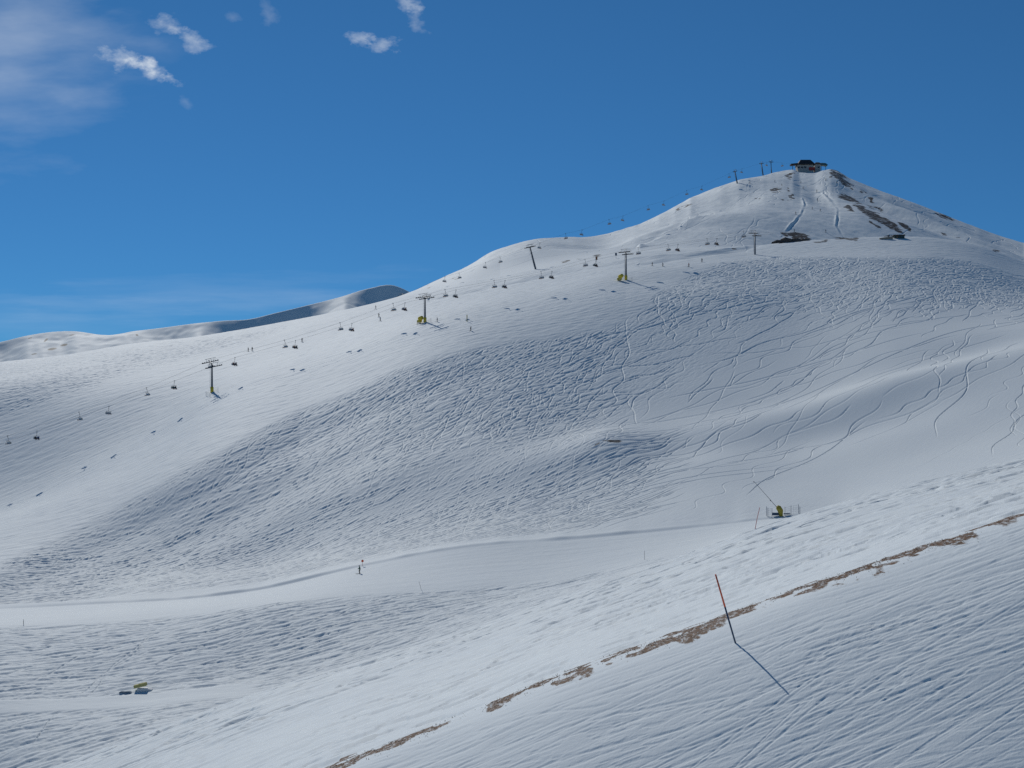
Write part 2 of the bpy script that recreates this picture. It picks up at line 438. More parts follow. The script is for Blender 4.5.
# ---- chopped and wind-worked surface, streaks along the direction of travel
patch = .75+.5*sstep(-.25, .35, fbm(XX/38, YY/38, 2, 77))
a, b = rot(XX, YY, 44)
r = fbm(a/2.2, b/.42, 3, 41)
r2 = fbm(a/6, b/1.6, 2, 49)
dn = dent(r+.3*r2, .0, .3)*.085+.045*r2
Z += dn*rough_main*(1-.3*smoothz)*(1-.85*fan)*patch
a, b = rot(XX, YY, 22)
Z += .26*fbm(a/2.4, b/.8, 3, 43)*rough_ul
Z += .17*fbm(a/4.5, b/1.1, 3, 46)*main*(1-rough_main)*(1-rough_ul)*(YY < 640)
a, b = rot(XX, YY, 12)
Z += (dent(fbm(a/4.2, b/.5, 3, 51), .0, .25)*.12+.08*fbm(a/6, b/1.4, 2, 52))*valley
patB = .5+1.1*sstep(-.3, .3, fbm(XX/9, YY/7, 2, 79))
a, b = rot(XX, YY, 2)
a, b = rot(XX, YY, 8)
n1 = fbm(a/1.2, b/.6, 3, 53); n2 = fbm(a/2.6, b/1.5, 3, 54); wf = sstep(50, 95, YY)
Z += zB*patB*((dent(n1, .0, .22)*.10+.03*n1)*(1-wf)+(dent(n2, .0, .22)*.21+.05*n2)*wf)
patA = .35+.7*sstep(-.1, .35, fbm(XX/5, YY/2.2, 2, 81))
a, b = rot(XX, YY, -3)
n3 = fbm(a/.7, b/.12, 3, 55); n4 = fbm(a/.22, b/.09, 2, 56)
Z += zA*(patA*(dent(n3, .05, .22)*.028+.012*n3+dent(n4, .12, .25)*.006)+.035*fbm(a/2.6, b/.7, 2, 57))
Z += (.03*fbm(XX/1.5, YY/.6, 2, 58)+.05*fbm(XX/14, YY/1.4, 3, 59))*(road+road2)
Z += .25*pk*fbm(XX/5, YY/5, 3, 61)

# ---- bare earth and dry grass masks, plus one painted streak of dune shade
earth = np.zeros(Z.shape)
PYv = HZ-F*Z/YY
nearw = np.where(YY < 500, .6, 1.)
WX = PX+5.5*fbm(XX/9, YY/9, 3, 85)*nearw; WY = PYv+3.2*fbm(XX/7, YY/7, 3, 87)*nearw
def patch_e(px, py, rx, ry, ang, s=1., ymin=560):
    global earth
    a, b = rot(WX-px, WY-py, ang)
    q = min(1.3, s*1.75)*(1.25-np.sqrt((a/rx)**2+(b/ry)**2))
    earth = np.where(YY > ymin, np.maximum(earth, np.clip(q, 0, .8)), earth)
for q in ((837,175,12,5,30,.9),(846,183,12,3.8,38,.85),(830,178,3,2.5,60,.5),(850,199,16,3.6,20,.75),(849,208,6,3.5,50,.6),(866,212,19,5.2,30,.78),(885,222,30,4.6,33,.78),(878,226,11,2.4,30,.6),(874,223,9,1.6,25,.6),
          (905,227,12,2.4,28,.7),(871,200,8,2.2,30,.55),(876,208,11,2.6,28,.7),(862,192,6,1.6,25,.5),(775,190,9,2.8,-10,.6),(791,197,3.2,3,0,.7),(784,200,5,1.4,-10,.5),(788,190,5,3,50,.4),(791,175,7,2.4,-32,.6),(792,234,14,3.8,3,1),(800,237,15,3.2,6,1),(786,241,9,2,-14,.8),(846,239,20,1.3,4,.7),
          (822,242,16,1.4,-8,.6),(838,238,14,1,3,.7),(888,237,6,1.4,-6),(927,207,6,1.4,25,.7),(945,216,16,2.2,30,.8),(945,233.6,5,1.3,5,.8),(996,250,5,1.5,20,.7),(958,238,3,1,0,.7),  # the long tilted streak on the right slope is dune shade, painted as colour
          (687,206,6,1.2,-25,.6),(680,209,5,1.1,-25,.6),(455,279,5,1.2,-10,.6),(597,256,9,1.3,-6,.55),(566,262,8,1.3,-10,.5),(577,259,5,1.2,0,.5),(733,249,4,1,0),(430,287,4,1,-20,.5),(759,199,3,1.2,0,.6)):
    patch_e(*q)
patch_e(612, 441.5, 17, 2.6, 3, .55, 300)
patch_e(596, 444, 7, 1.6, -20, .5, 300)
# the crest strip of dry grass
yc = 37.1+.2*np.sin(XX*.9)+.5*fbm(XX/1.1, YY*0, 2, 71)
dens_g = np.interp(PX, [250,320,345,435,452,480,492,560,600,740,750,780,800,860,940,970,1024], [0,.9,1.1,1.1,.4,.3,1.1,1.1,.88,.92,.7,.62,.85,.97,.93,.8,.7])
wid = np.interp(PX, [300, 450, 600, 1024], [2.3, 1.2, 1.9, 1.5])*np.clip(.25+2.6*(fbm(XX/.6, YY/.7, 2, 73)+.2), 0, 1.6)
earth = np.maximum(earth, np.clip((1.15-np.abs(YY-yc)/np.maximum(wid,.05))*dens_g*1.25, 0, .78)*(YY < 43))

# ---- the mesh
def sheet(name, X, Y, Zz, mat, attrs=()):
    nr, nc = X.shape
    co = np.stack([X, Y, Zz], -1).reshape(-1, 3).astype(np.float32)
    me = bpy.data.meshes.new(name)
    me.vertices.add(len(co)); me.vertices.foreach_set('co', co.ravel())
    idx = np.arange(nr*nc).reshape(nr, nc)
    q = np.stack([idx[:-1, :-1], idx[:-1, 1:], idx[1:, 1:], idx[1:, :-1]], -1).reshape(-1, 4)
    me.loops.add(q.size); me.loops.foreach_set('vertex_index', q.ravel().astype(np.int32))
    me.polygons.add(len(q)); me.polygons.foreach_set('loop_start', np.arange(0, q.size, 4, dtype=np.int32))
    me.polygons.foreach_set('loop_total', np.full(len(q), 4, np.int32))
    me.polygons.foreach_set('use_smooth', np.ones(len(q), bool))
    me.update(calc_edges=True)
    for an, av in attrs:
        at = me.attributes.new(an, 'FLOAT', 'POINT'); at.data.foreach_set('value', av.astype(np.float32).ravel())
    me.materials.append(mat)
    o = bpy.data.objects.new(name, me); COL.objects.link(o)
    return o

def snow_material(name, near=True, albedo=(.80, .83, .81)):
    m = bpy.data.materials.new(name); m.use_nodes = True
    nt = m.node_tree; N = nt.nodes; K = nt.links.new
    b = N['Principled BSDF']; b.inputs['Roughness'].default_value = .68
    b.inputs['Specular IOR Level'].default_value = .14
    geo = N.new('ShaderNodeNewGeometry')
    at = N.new('ShaderNodeAttribute'); at.attribute_name = 'earth'
    def noise(sc, det, rough=.6, vec=None):
        n = N.new('ShaderNodeTexNoise'); n.inputs['Scale'].default_value = sc; n.inputs['Detail'].default_value = det
        n.inputs['Roughness'].default_value = rough
        K(vec if vec else geo.outputs['Position'], n.inputs['Vector']); return n
    # slightly dirty / clean variation of the snow itself
    n1 = noise(.035, 5)
    r1 = N.new('ShaderNodeValToRGB'); r1.color_ramp.elements[0].position = .3; r1.color_ramp.elements[1].position = .7
    r1.color_ramp.elements[0].color = (albedo[0]*.93, albedo[1]*.94, albedo[2]*.96, 1)
    r1.color_ramp.elements[1].color = (*albedo, 1)
    K(n1.outputs['Fac'], r1.inputs['Fac'])
    # earth / dry grass, and the dune shade painted in the same colour
    sc = 2.2 if near else .05
    mp = N.new('ShaderNodeMapping'); K(geo.outputs['Position'], mp.inputs['Vector'])
    mp.inputs['Scale'].default_value = (1, .45, 1)
    n2 = noise(7 if near else .06, 6, .75, mp.outputs['Vector'])
    n3 = noise(.35, 5, .7)
    # choose scale by distance from the origin: fine noise near, coarse far
    ln = N.new('ShaderNodeVectorMath'); ln.operation = 'LENGTH'; K(geo.outputs['Position'], ln.inputs[0])
    mr = N.new('ShaderNodeMapRange'); mr.inputs['From Min'].default_value = 60; mr.inputs['From Max'].default_value = 250
    K(ln.outputs['Value'], mr.inputs['Value'])
    mxn = N.new('ShaderNodeMix'); mxn.data_type = 'FLOAT'
    K(mr.outputs['Result'], mxn.inputs['Factor']); K(n2.outputs['Fac'], mxn.inputs['A']); K(n3.outputs['Fac'], mxn.inputs['B'])
    add = N.new('ShaderNodeMath'); add.operation = 'ADD'; K(at.outputs['Fac'], add.inputs[0]); K(mxn.outputs['Result'], add.inputs[1])
    th = N.new('ShaderNodeMapRange'); th.inputs['From Min'].default_value = 1.12; th.inputs['From Max'].default_value = 1.28
    K(add.outputs[0], th.inputs['Value'])
    n4 = noise(9 if near else .2, 4)
    r2 = N.new('ShaderNodeValToRGB')
    r2.color_ramp.elements[0].position = .3; r2.color_ramp.elements[0].color = (.045, .027, .014, 1)
    r2.color_ramp.elements[1].position = .7; r2.color_ramp.elements[1].color = (.23, .115, .048, 1)
    K(n4.outputs['Fac'], r2.inputs['Fac'])
    rk = N.new('ShaderNodeMix'); rk.data_type = 'RGBA'; K(mr.outputs['Result'], rk.inputs['Factor'])
    K(r2.outputs['Color'], rk.inputs['A']); rk.inputs['B'].default_value = (.075, .066, .06, 1)
    mx = N.new('ShaderNodeMix'); mx.data_type = 'RGBA'
    K(th.outputs['Result'], mx.inputs['Factor']); K(r1.outputs['Color'], mx.inputs['A']); K(rk.outputs['Result'], mx.inputs['B'])
    K(mx.outputs['Result'], b.inputs['Base Color'])
    # fine relief below the mesh resolution, fading with distance
    bn = noise(14, 4, .6)
    bs = N.new('ShaderNodeMapRange'); bs.inputs['From Min'].default_value = 20; bs.inputs['From Max'].default_value = 60
    bs.inputs['To Min'].default_value = .55; bs.inputs['To Max'].default_value = 0.0
    K(ln.outputs['Value'], bs.inputs['Value'])
    bp = N.new('ShaderNodeBump'); bp.inputs['Distance'].default_value = .02
    K(bs.outputs['Result'], bp.inputs['Strength']); K(bn.outputs['Fac'], bp.inputs['Height'])
    K(bp.outputs['Normal'], b.inputs['Normal'])
    return m

SNOW = snow_material('snow')
terrain = sheet('snow_slopes', XX, YY, Z, SNOW, [('earth', earth)])
tag(terrain, 'tracked white snow slopes rising from the valley to the summit', kind='structure')

# far ridge on the left
fp = np.arange(-420, 720, 1.2)
fr = np.concatenate([np.linspace(2300, 2900, 30, endpoint=False), np.linspace(2900, 3500, 260), np.linspace(3520, 5200, 30)])
crest = L(fp, [(-420,352),(-200,348),(-60,350),(0,342),(30,335),(70,331),(110,335),(135,331),(160,328),(190,324),(220,321),(250,319),(275,313),(300,307),(340,297),(370,288),(392,285),(410,292),(440,310),(500,330),(720,360)])
yc3 = 3300+60*np.sin(fp/47)
KZc = pz(crest, yc3)
FZ = np.zeros((len(fr), len(fp)))
# how steep the face below the crest is, along the ridge
steep = np.interp(fp, [-420,0,25,45,60,105,128,150,185,200,220,250,285,300,330,345,362,378,400,420,720], [.3,.65,.35,.30,.4,.22,.25,.62,.62,.40,.72,.80,.80,.85,.45,.35,.7,.9,.75,.6,.5])
steep = steep*np.interp(fp, [0, 180, 240, 700], [.7, .85, 1.15, 1.1]); kk = np.exp(-np.linspace(-2, 2, 15)**2); steep = np.convolve(np.pad(steep, 7, 'edge'), kk/kk.sum(), 'valid')
ys = fr[:, None]
w = 42+8*np.sin(fp/31)
dist = yc3-ys
face = np.where(dist > 0, KZc-steep*np.minimum(dist, w*2.2)-.33*np.maximum(dist-w*2.2, 0), KZc+.25*dist)
bump = 3*np.exp(-(dist/35.)**2)
FX = (fp[None]-512)/F*ys; FYv = np.broadcast_to(ys, FX.shape)
a, b = rot(FX, FYv, 20)
face = face+bump-3 + 16*fbm(a/150, b/340, 2, 91)*np.clip(np.abs(dist)/60, 0, 1) + 3.5*fbm(a/30, b/40, 2, 93)*np.clip(np.abs(dist)/20, .15, 1)
face = np.maximum(face, -260)
fe = np.zeros(face.shape); FPX = np.broadcast_to(fp[None], face.shape); FPY = HZ-F*face/FYv
for (px, py, rx, ry, ang) in ((46,340,6,2,-40),(52,349,10,2.5,-10),(64,345,8,2.4,-12),(72,335,6,1,-8),(34,354,6,1.2,-10),(137,335,3,2,30),(30,338,4,1,-15)):
    a, b = rot(FPX-px, FPY-py, ang); fe = np.maximum(fe, np.clip(1.15-np.hypot(a/rx, b/ry), 0, 1)*(FYv < 3340))
ridge = sheet('distant_mountains', FX, FYv, face, snow_material('far_snow', False), [('earth', fe)])
tag(ridge, 'distant snowy ridge on the left beyond the slope', kind='structure')

# land all around, far below
gx = np.linspace(-14000, 14000, 90); gy = np.linspace(-9000, 16000, 90)
GX, GY = np.meshgrid(gx, gy)
GZ = -300+60*fbm(GX/1500, GY/1500, 3, 95)
ground = sheet('valley_ground', GX, GY, GZ, SNOW, [('earth', np.zeros(GX.shape))])
tag(ground, 'snow covered valley land around the mountain', kind='structure')

# ------------------------------------------------------------------ placing on the ground
def ground_z(px, y):
    c = np.interp(px, pxs, colidx); r = np.interp(y, rows, rowidx)
    ci, ri = int(c), int(r); fc, fr_ = c-ci, r-ri
    return float((Z[ri, ci]*(1-fc)+Z[ri, ci+1]*fc)*(1-fr_)+(Z[ri+1, ci]*(1-fc)+Z[ri+1, ci+1]*fc)*fr_)
def spot(px, y): return Vector(((px-512)/F*y, y, ground_z(px, y)))
def hit(px, py, ymin=14, ymax=1130):
    """nearest ground seen at that bearing and elevation"""
    c = int(round(np.interp(px, pxs, colidx)))
    col = HZ-F*Z[:, c]/rows
    ok = (rows > ymin) & (rows < ymax)
    i = np.where(ok & (col <= py))[0]
    if len(i) == 0:
        j = np.where(ok)[0]; i = [j[np.argmin(col[j])]]
    return spot(px, float(rows[i[0]]))

# ------------------------------------------------------------------ people
def skin_body(name, joints, edges, radii):
    me = bpy.data.meshes.new(name); me.from_pydata(joints, edges, [])
    o = bpy.data.objects.new(name, me); COL.objects.link(o)
    md = o.modifiers.new('s', 'SKIN'); ss = o.modifiers.new('u', 'SUBSURF'); ss.levels = 1; ss.render_levels = 1
    for i, r_ in enumerate(radii):
        me.skin_vertices[0].data[i].radius = (r_*1.22, r_*1.15)
    me.skin_vertices[0].data[0].use_root = True
    dg = bpy.context.evaluated_depsgraph_get()
    m2 = bpy.data.meshes.new_from_object(o.evaluated_get(dg))
    bpy.data.objects.remove(o)
    return m2
def person_mesh(seated=False):
    if not seated:
        J = {'pel':(0,0,.92),'bel':(0,.03,1.08),'che':(0,.08,1.30),'nec':(0,.13,1.46),'chin':(0,.16,1.53),'hed':(0,.17,1.62),'top':(0,.17,1.71),
             'hl':(-.11,0,.88),'kl':(-.15,.16,.50),'al':(-.16,.02,.10),'tl':(-.16,.17,.05),'hr':(.11,0,.88),'kr':(.15,.16,.50),'ar':(.16,.02,.10),'tr':(.16,.17,.05),
             'sl':(-.20,.10,1.40),'el':(-.33,.12,1.14),'wl':(-.30,.36,1.06),'fl':(-.29,.43,1.05),'sr':(.20,.10,1.40),'er':(.33,.12,1.14),'wr':(.30,.36,1.06),'fr':(.29,.43,1.05)}
    else:
        J = {'pel':(0,0,.14),'bel':(0,-.03,.30),'che':(0,-.03,.52),'nec':(0,.0,.68),'chin':(0,.03,.74),'hed':(0,.04,.83),'top':(0,.04,.92),
             'hl':(-.11,.02,.12),'kl':(-.13,.46,.14),'al':(-.13,.52,-.30),'tl':(-.13,.68,-.34),'hr':(.11,.02,.12),'kr':(.13,.46,.14),'ar':(.13,.52,-.30),'tr':(.13,.68,-.34),
             'sl':(-.19,-.02,.62),'el':(-.26,.10,.36),'wl':(-.16,.34,.30),'fl':(-.14,.41,.30),'sr':(.19,-.02,.62),'er':(.26,.10,.36),'wr':(.16,.34,.30),'fr':(.14,.41,.30)}
    Rd = {'pel':.15,'bel':.14,'che':.17,'nec':.06,'chin':.075,'hed':.10,'top':.06,'hl':.10,'kl':.075,'al':.065,'tl':.05,'hr':.10,'kr':.075,'ar':.065,'tr':.05,
          'sl':.075,'el':.055,'wl':.045,'fl':.05,'sr':.075,'er':.055,'wr':.045,'fr':.05}
    E = [('pel','bel'),('bel','che'),('che','nec'),('nec','chin'),('chin','hed'),('hed','top'),('pel','hl'),('hl','kl'),('kl','al'),('al','tl'),('pel','hr'),('hr','kr'),('kr','ar'),('ar','tr'),
         ('che','sl'),('sl','el'),('el','wl'),('wl','fl'),('che','sr'),('sr','er'),('er','wr'),('wr','fr')]
    k = list(J); return skin_body('person_body', [J[i] for i in k], [(k.index(a), k.index(b)) for a, b in E], [Rd[i] for i in k])
BODY = {False: person_mesh(False), True: person_mesh(True)}
_bodies = {}
def body_for(seated, top, legs):
    key = (seated, top, legs)
    if key in _bodies: return _bodies[key]
    me = BODY[seated].copy(); me.materials.clear()
    for m in (CL[top], CL[legs], M['skin'], CL['black']): me.materials.append(m)
    hz_ = .90 if not seated else .2
    for p in me.polygons:
        c = p.center; mi = 0
        if not seated:
            if c.z < .90: mi = 1
            if c.z < .16: mi = 3
            if c.z > 1.50: mi = 2
        else:
            if c.z < .22: mi = 1
            if c.z < -.24: mi = 3
            if c.z > .72: mi = 2
        p.material_index = mi; p.use_smooth = True
    _bodies[key] = me; return me
def helmet_mesh(z, y):
    b = MB(); n = 10
    prof = [(.125,-.02),(.13,.04),(.11,.10),(.06,.135),(.005,.145)]
    base = 0
    for (r_, h) in prof:
        for k in range(n):
            t = 2*math.pi*k/n; b.v.append((r_*math.cos(t), y-.01+r_*1.1*math.sin(t), z+h))
    for i in range(len(prof)-1):
        for k in range(n): b.f.append((i*n+k, i*n+(k+1) % n, (i+1)*n+(k+1) % n, (i+1)*n+k))
    b.f.append(tuple((len(prof)-1)*n+k for k in range(n)))
    b.f.append(tuple(reversed(range(n))))
    return b
def ski_mb(x):
    return MB().prism([(x-.045,0),(x+.045,0),(x+.045,.03),(x-.045,.03)], -.7, .85).prism([(x-.04,.0),(x+.04,.0),(x+.04,.03),(x-.04,.03)], .85, .93)
_proto = {}
def person(seated, top, legs, helm, loc, rz, label, group=None, skis=True, scale=1.0):
    r_ = empty('person', loc, rz)
    tag(r_, label, 'person', group)
    o = bpy.data.objects.new('body', body_for(seated, top, legs)); COL.objects.link(o); o.parent = r_
    key = ('h', seated, helm)
    if key not in _proto:
        h = helmet_mesh(1.63 if not seated else .84, .17 if not seated else .04).build('helmet', CL[helm], None, True)
        _proto[key] = h.data; bpy.data.objects.remove(h)
    h = bpy.data.objects.new('helmet', _proto[key]); COL.objects.link(h); h.parent = r_
    # goggles on the face
    if ('g', seated) not in _proto:
        z, y = (1.64, .27) if not seated else (.85, .14)
        g = MB().box((0, y, z), (.15, .04, .055)).build('goggles', CL['black']); _proto[('g', seated)] = g.data; bpy.data.objects.remove(g)
    g = bpy.data.objects.new('goggles', _proto[('g', seated)]); COL.objects.link(g); g.parent = r_
    if skis:
        for i, x in enumerate((-.16, .16)):
            key = ('ski', seated, i)
            if key not in _proto:
                mb = ski_mb(x)
                if seated: mb.v = [(a, b+.55, c-.43) for a, b, c in mb.v]
                s = mb.build('ski', CL['navy']); _proto[key] = s.data; bpy.data.objects.remove(s)
            s = bpy.data.objects.new('ski', _proto[key]); COL.objects.link(s); s.parent = r_
            if not seated:
                key = ('pole', i)
                if key not in _proto:
                    s2 = MB().tube([(x*1.9, .46, 1.12), (x*2.3, .05, .02)], .012, 5).build('ski_pole', M['dark']); _proto[key] = s2.data; bpy.data.objects.remove(s2)
                s2 = bpy.data.objects.new('ski_pole', _proto[key]); COL.objects.link(s2); s2.parent = r_
    r_.scale = (scale,)*3
    return r_

# ------------------------------------------------------------------ chairlift parts
def tube_along(mb, p0, p1, r_, n=6): mb.tube([p0, p1], r_, n)
def make_chair():
    """origin at the rope grip; +x is the direction of travel, the seat is wide in y"""
    t = empty('lift_chair', (0, 0, 0))
    MB().tube([(0,0,.12),(0,0,-.25),(-.30,0,-.9),(-.34,0,-1.5),(-.2,0,-1.75)], .07, 8).tube([(-.2,-1.0,-1.75),(-.2,1.0,-1.75)], .05, 8).build('hanger', M['dark'], t)
    MB().box((0,0,.06), (.5,.16,.22)).build('rope_grip', M['steel'], t)
    for s in (-1, 1):
        mb = MB(); mb.tube([(-.2,s*.9,-1.75),(-.5,s*.93,-2.3),(-.35,s*.93,-2.85),(.25,s*.93,-2.82)], .04, 6)
        mb.build('side_frame', M['dark'], t)
    MB().prism([(-.36,-2.86),(.22,-2.80),(.24,-2.70),(-.36,-2.74)], -.88, .88).build('seat', M['orange'], t)
    MB().prism([(-.38,-2.78),(-.28,-2.76),(-.46,-2.12),(-.56,-2.16)], -.88, .88).build('backrest', M['white'], t)
    # curved weather hood folded back
    prof = [(-.62+.75*math.cos(a_), -2.45+.45*math.sin(a_)) for a_ in [math.radians(q) for q in range(95, 245, 15)]]
    inner = [(-.62+.70*math.cos(a_), -2.45+.41*math.sin(a_)) for a_ in [math.radians(q) for q in range(230, 80, -15)]]
    MB().prism([(x+.35, z+.0) for x, z in prof+inner], -.95, .95).build('hood', M['white'], t)
    mb = MB()
    for s in (-.5, .5): mb.tube([(.28, s, -2.55), (.45, s, -3.1)], .025, 5)
    mb.tube([(.28,-1.0,-2.55),(.28,1.0,-2.55)], .03, 6).tube([(.45,-.8,-3.1),(.45,.8,-3.1)], .03, 6).build('safety_bar', M['steel'], t)
    return t
chair0 = make_chair(); chair0_used = False
def chair(loc, rz, label, group):
    global chair0_used
    o = chair0 if not chair0_used else copy_tree(chair0)
    chair0_used = True
    o.location = loc; o.rotation_euler = (0, 0, rz)
    tag(o, label, 'chairlift chair', group); return o

def pylon(base, pn, pf, line_dir, slope, label, group, pad=True, lean=None, big=True):
    """base on the snow; pn and pf: where the near and far ropes pass"""
    r_ = empty('lift_pylon', base)
    b = Vector(base)
    n_ = Vector(pn)-b; f_ = Vector(pf)-b
    head = (n_+f_)/2+Vector((0, 0, -.25))
    rb = .5 if 'summit' in group else .42
    MB().tube([(0,0,-2.5), (0,0,.4), head+Vector((0,0,-.1))], [rb*1.1, rb, rb*.62], 14).build('mast', M['steel'], r_, True)
    d = (n_-f_)/2
    MB().tube([head-d*1.08, head+d*1.08], .20, 8).tube([head-Vector((0,0,1.2)), head+d*.6], .09, 6).tube([head-Vector((0,0,1.2)), head-d*.6], .09, 6).build('crossarm', M['steel'], r_)
    ld = Vector((line_dir[0], line_dir[1], slope*.65)).normalized()
    for q in (n_, f_):
        mb = MB(); R = ld.to_track_quat('X', 'Z').to_matrix()
        mb.box(q+Vector((0,0,-.38)), (6.4, .16, .26), R)
        s = mb.build('sheave_train', M['dark'], r_)
        for k in range(8):
            c = q+ld*(-2.9+k*.83)+Vector((0,0,-.24))
            side = Vector((-ld.y, ld.x, 0)).normalized()
            MB().tube([c-side*.07, c+side*.07], .22, 12).build('wheel', M['dark'], s)
    # service frame above the crossarm
    mb = MB()
    up = Vector((0,0,1.25)); hx = ld*1.4
    for sd in (-1, 1):
        e = head+d*sd*.95
        mb.tube([e-hx, e-hx+up], .05, 5).tube([e+hx, e+hx+up], .05, 5).tube([e-hx*1.5+up, e+hx*1.5+up], .07, 5)
    mb.tube([head-d+up, head+d+up], .07, 5)
    mb.build('service_frame', M['steel'], r_)
    # ladder
    mb = MB()
    top = head+Vector((-.65,0,-.4))
    for s in (-.2, .2): mb.tube([(-.72, s, 1.2), (top.x, top.y+s, top.z)], .025, 4)
    mb.build('ladder', M['steel'], r_)
    if pad:
        MB().tube([(0,0,-.5),(0,0,1.9)], rb+.18, 14).build('crash_pad', M['yellow'], r_, True)
    tag(r_, label, 'lift pylon', group); return r_

# ---- lower lift: chair positions as (column, row of the seat), far rope and near rope
far_seats = [(7.5,444),(79,420),(146.5,395.5),(209,368),(284.5,347.5),(340,330),(393,310.5),(445,296.5),(494,287.5),(541,278.5),(585,266),(638,254),(668,250.5),(707,244.5),(743.5,237)]
near_seats = [(37,439),(109,414),(174.5,388.5),(235,365),(295.5,348),(352,330.5),(405,310),(456,297),(505,287.5),(552,278),(596,266),(678,250.5),(717,244.5)]
def yline(px): return float(np.interp(px, [-80,0,212,425,626,755,800], [422,430,462,490,526,590,606]))
def rope_pt(px, py, off): 
    y = yline(px)+off
    return Vector(((px-512)/F*y, y, pz(py, y)))
FAR = [(p, q-2.9*F/yline(p)+.3) for p, q in far_seats]; NEAR = [(p, q-2.9*F/yline(p)+.3) for p, q in near_seats]
FAR = [(-70, 464)]+FAR+[(773, 233)]; NEAR = [(-70, 470)]+NEAR+[(745, 236), (773, 234)]
def rope_row(lst, px): return float(np.interp(px, [a for a, b in lst], [b for a, b in lst]))
lift_yaw = math.atan2(30, 200)
for lst, off, nm in ((FAR, 3.0, 'far'), (NEAR, -3.0, 'near')):
    pts = [rope_pt(px, rope_row(lst, px), off) for px in sorted(set([a for a, b in lst]+[212, 425, 626, 755]))]
    o = MB().tube(pts, .027, 5).build('haul_rope', M['steel'])
    tag(o, 'thin steel rope of the lower chairlift, the one %s' % ('on its uphill far side' if nm == 'far' else 'nearer the camera'), 'rope', 'ropes of the lower chairlift')

pyl = [(212, 'steel lift pylon with yellow padded foot on the left slope, leftmost of all'),
       (425, 'steel lift pylon on the mid slope beside the left yellow machine'),
       (626, 'tall steel lift pylon with a yellow machine at its left foot, third from the left'),
       (755, 'steel lift pylon just left of the dark earth bank below the summit')]
base_rows = {212: 390, 425: 323, 626: 281, 755: 247}
for px, lab in pyl:
    y = yline(px)
    pn = rope_pt(px+1.8, rope_row(NEAR, px+1.8), -3.0); pf = rope_pt(px-1.8, rope_row(FAR, px-1.8)+.8, 3.0)
    base = spot(px, y)
    print('pylon', px, 'base row', HZ-F*base.z/y, 'want', base_rows[px])
    dz = (rope_pt(px+30, rope_row(FAR, px+30), 0)-rope_pt(px-30, rope_row(FAR, px-30), 0)); 
    pylon(base, pn, pf, (dz.x, dz.y), dz.z/math.hypot(dz.x, dz.y)*1.0 if False else dz.z, lab, 'pylons of the lower chairlift', pad=px != 755)

far_lab = ['empty hanging chair at the left edge of the picture, lowest on the lift',
 'empty chair hanging left in the second pair from the left edge', 'empty chair hanging left in the pair just below the leftmost pylon',
 'empty chair hanging right at the head of the leftmost pylon', 'white-backed chair, left of the pair above the leftmost pylon',
 'empty chair, left of the pair halfway between the two leftmost pylons', 'empty chair, left of the pair just below the second pylon',
 'empty chair, left of the first pair above the second pylon', 'empty chair, left of the second pair above the second pylon',
 'empty chair, left of the pair just under the upper lift pylon foot', 'empty chair, left of the pair just below the third pylon',
 'lone empty chair just right of the third pylon head', 'empty chair, left of the first full pair right of the third pylon',
 'empty chair, left of the second full pair right of the third pylon', 'lone chair hanging just left of the pylon by the dark earth bank']
near_lab = ['chair carrying two riders, near the left edge of the picture', 'chair hanging right in the second pair from the left edge',
 'chair carrying two riders just below and left of the leftmost pylon', 'chair carrying two riders just right of the leftmost pylon',
 'chair carrying two riders, right of the pair above the leftmost pylon', 'chair carrying two riders halfway between the two leftmost pylons',
 'chair carrying two riders just below the second pylon', 'chair carrying two riders just above the second pylon',
 'chair carrying two riders, second above the second pylon', 'chair carrying two riders just under the upper lift pylon foot',
 'chair carrying two riders just below the third pylon', 'chair carrying two riders, first pair right of the third pylon',
 'chair carrying two riders, second pair right of the third pylon']
occupied = [0, 2, 3, 4, 5, 6, 7, 8, 9, 10, 11, 12]
YAW = math.radians(25)
for (px, py), lab in zip(FAR[1:-1], far_lab):
    chair(rope_pt(px, py, 3.0), math.pi+math.radians(52)+random.uniform(-.1, .1), lab, 'chairs of the lower chairlift')
cols = ['black','red','blue','navy','orange','grey','green','white']
for i, ((px, py), lab) in enumerate(zip(NEAR[1:-2], near_lab)):
    p = rope_pt(px, py, -3.0)
    yaw = -math.radians(50)+random.uniform(-.1, .1)
    c = chair(p, yaw, lab, 'chairs of the lower chairlift')
    if i in occupied:
        for j, sy in enumerate((-.48, .48)):
            R = Matrix.Rotation(yaw, 3, 'Z')
            q = p+R @ Vector((-.12, sy, -2.70))
            t1 = cols[(i*3+j*2) % 8]
            where = lab.replace('chair carrying two riders', '').strip(' ,')
            person(True, t1, 'black', cols[(i+j*5) % 8], q, yaw-math.pi/2,
                   ('nearer' if j == 0 else 'farther')+' seated skier on the chair '+' '.join(where.split()[:9]), 'riders on the lower chairlift')

# ---- upper lift
up_pts = [(401.5,295.5,705),(445,276.5,655),(459,273,650),(485.5,262.5,642),(500,257,642),(530,246.5,642),(540,243,650),(565.5,233.5,670),(582,230,690),(609,219.5,722),
          (623,216,738),(648,205.5,780),(664,201,800),(686.5,190.5,840),(702,186,865),(735,171,925),(761,163.2,985),(771,161.5,1000),(792,164,1040)]
def up_at(px): 
    a = np.array(up_pts); return float(np.interp(px, a[:, 0], a[:, 1])), float(np.interp(px, a[:, 0], a[:, 2]))
def up_pt(px, off=0, dpy=0):
    r0, y = up_at(px); y += off
    return Vector(((px-512)/F*y, y, pz(r0+dpy, y)))
for off, txt in ((2.5, 'far'), (-2.5, 'near')):
    o = MB().tube([up_pt(a[0], off) for a in up_pts], .027, 5).build('haul_rope', M['dark'])
    tag(o, 'thin steel rope of the summit chairlift, %s side' % txt, 'rope', 'ropes of the summit chairlift')
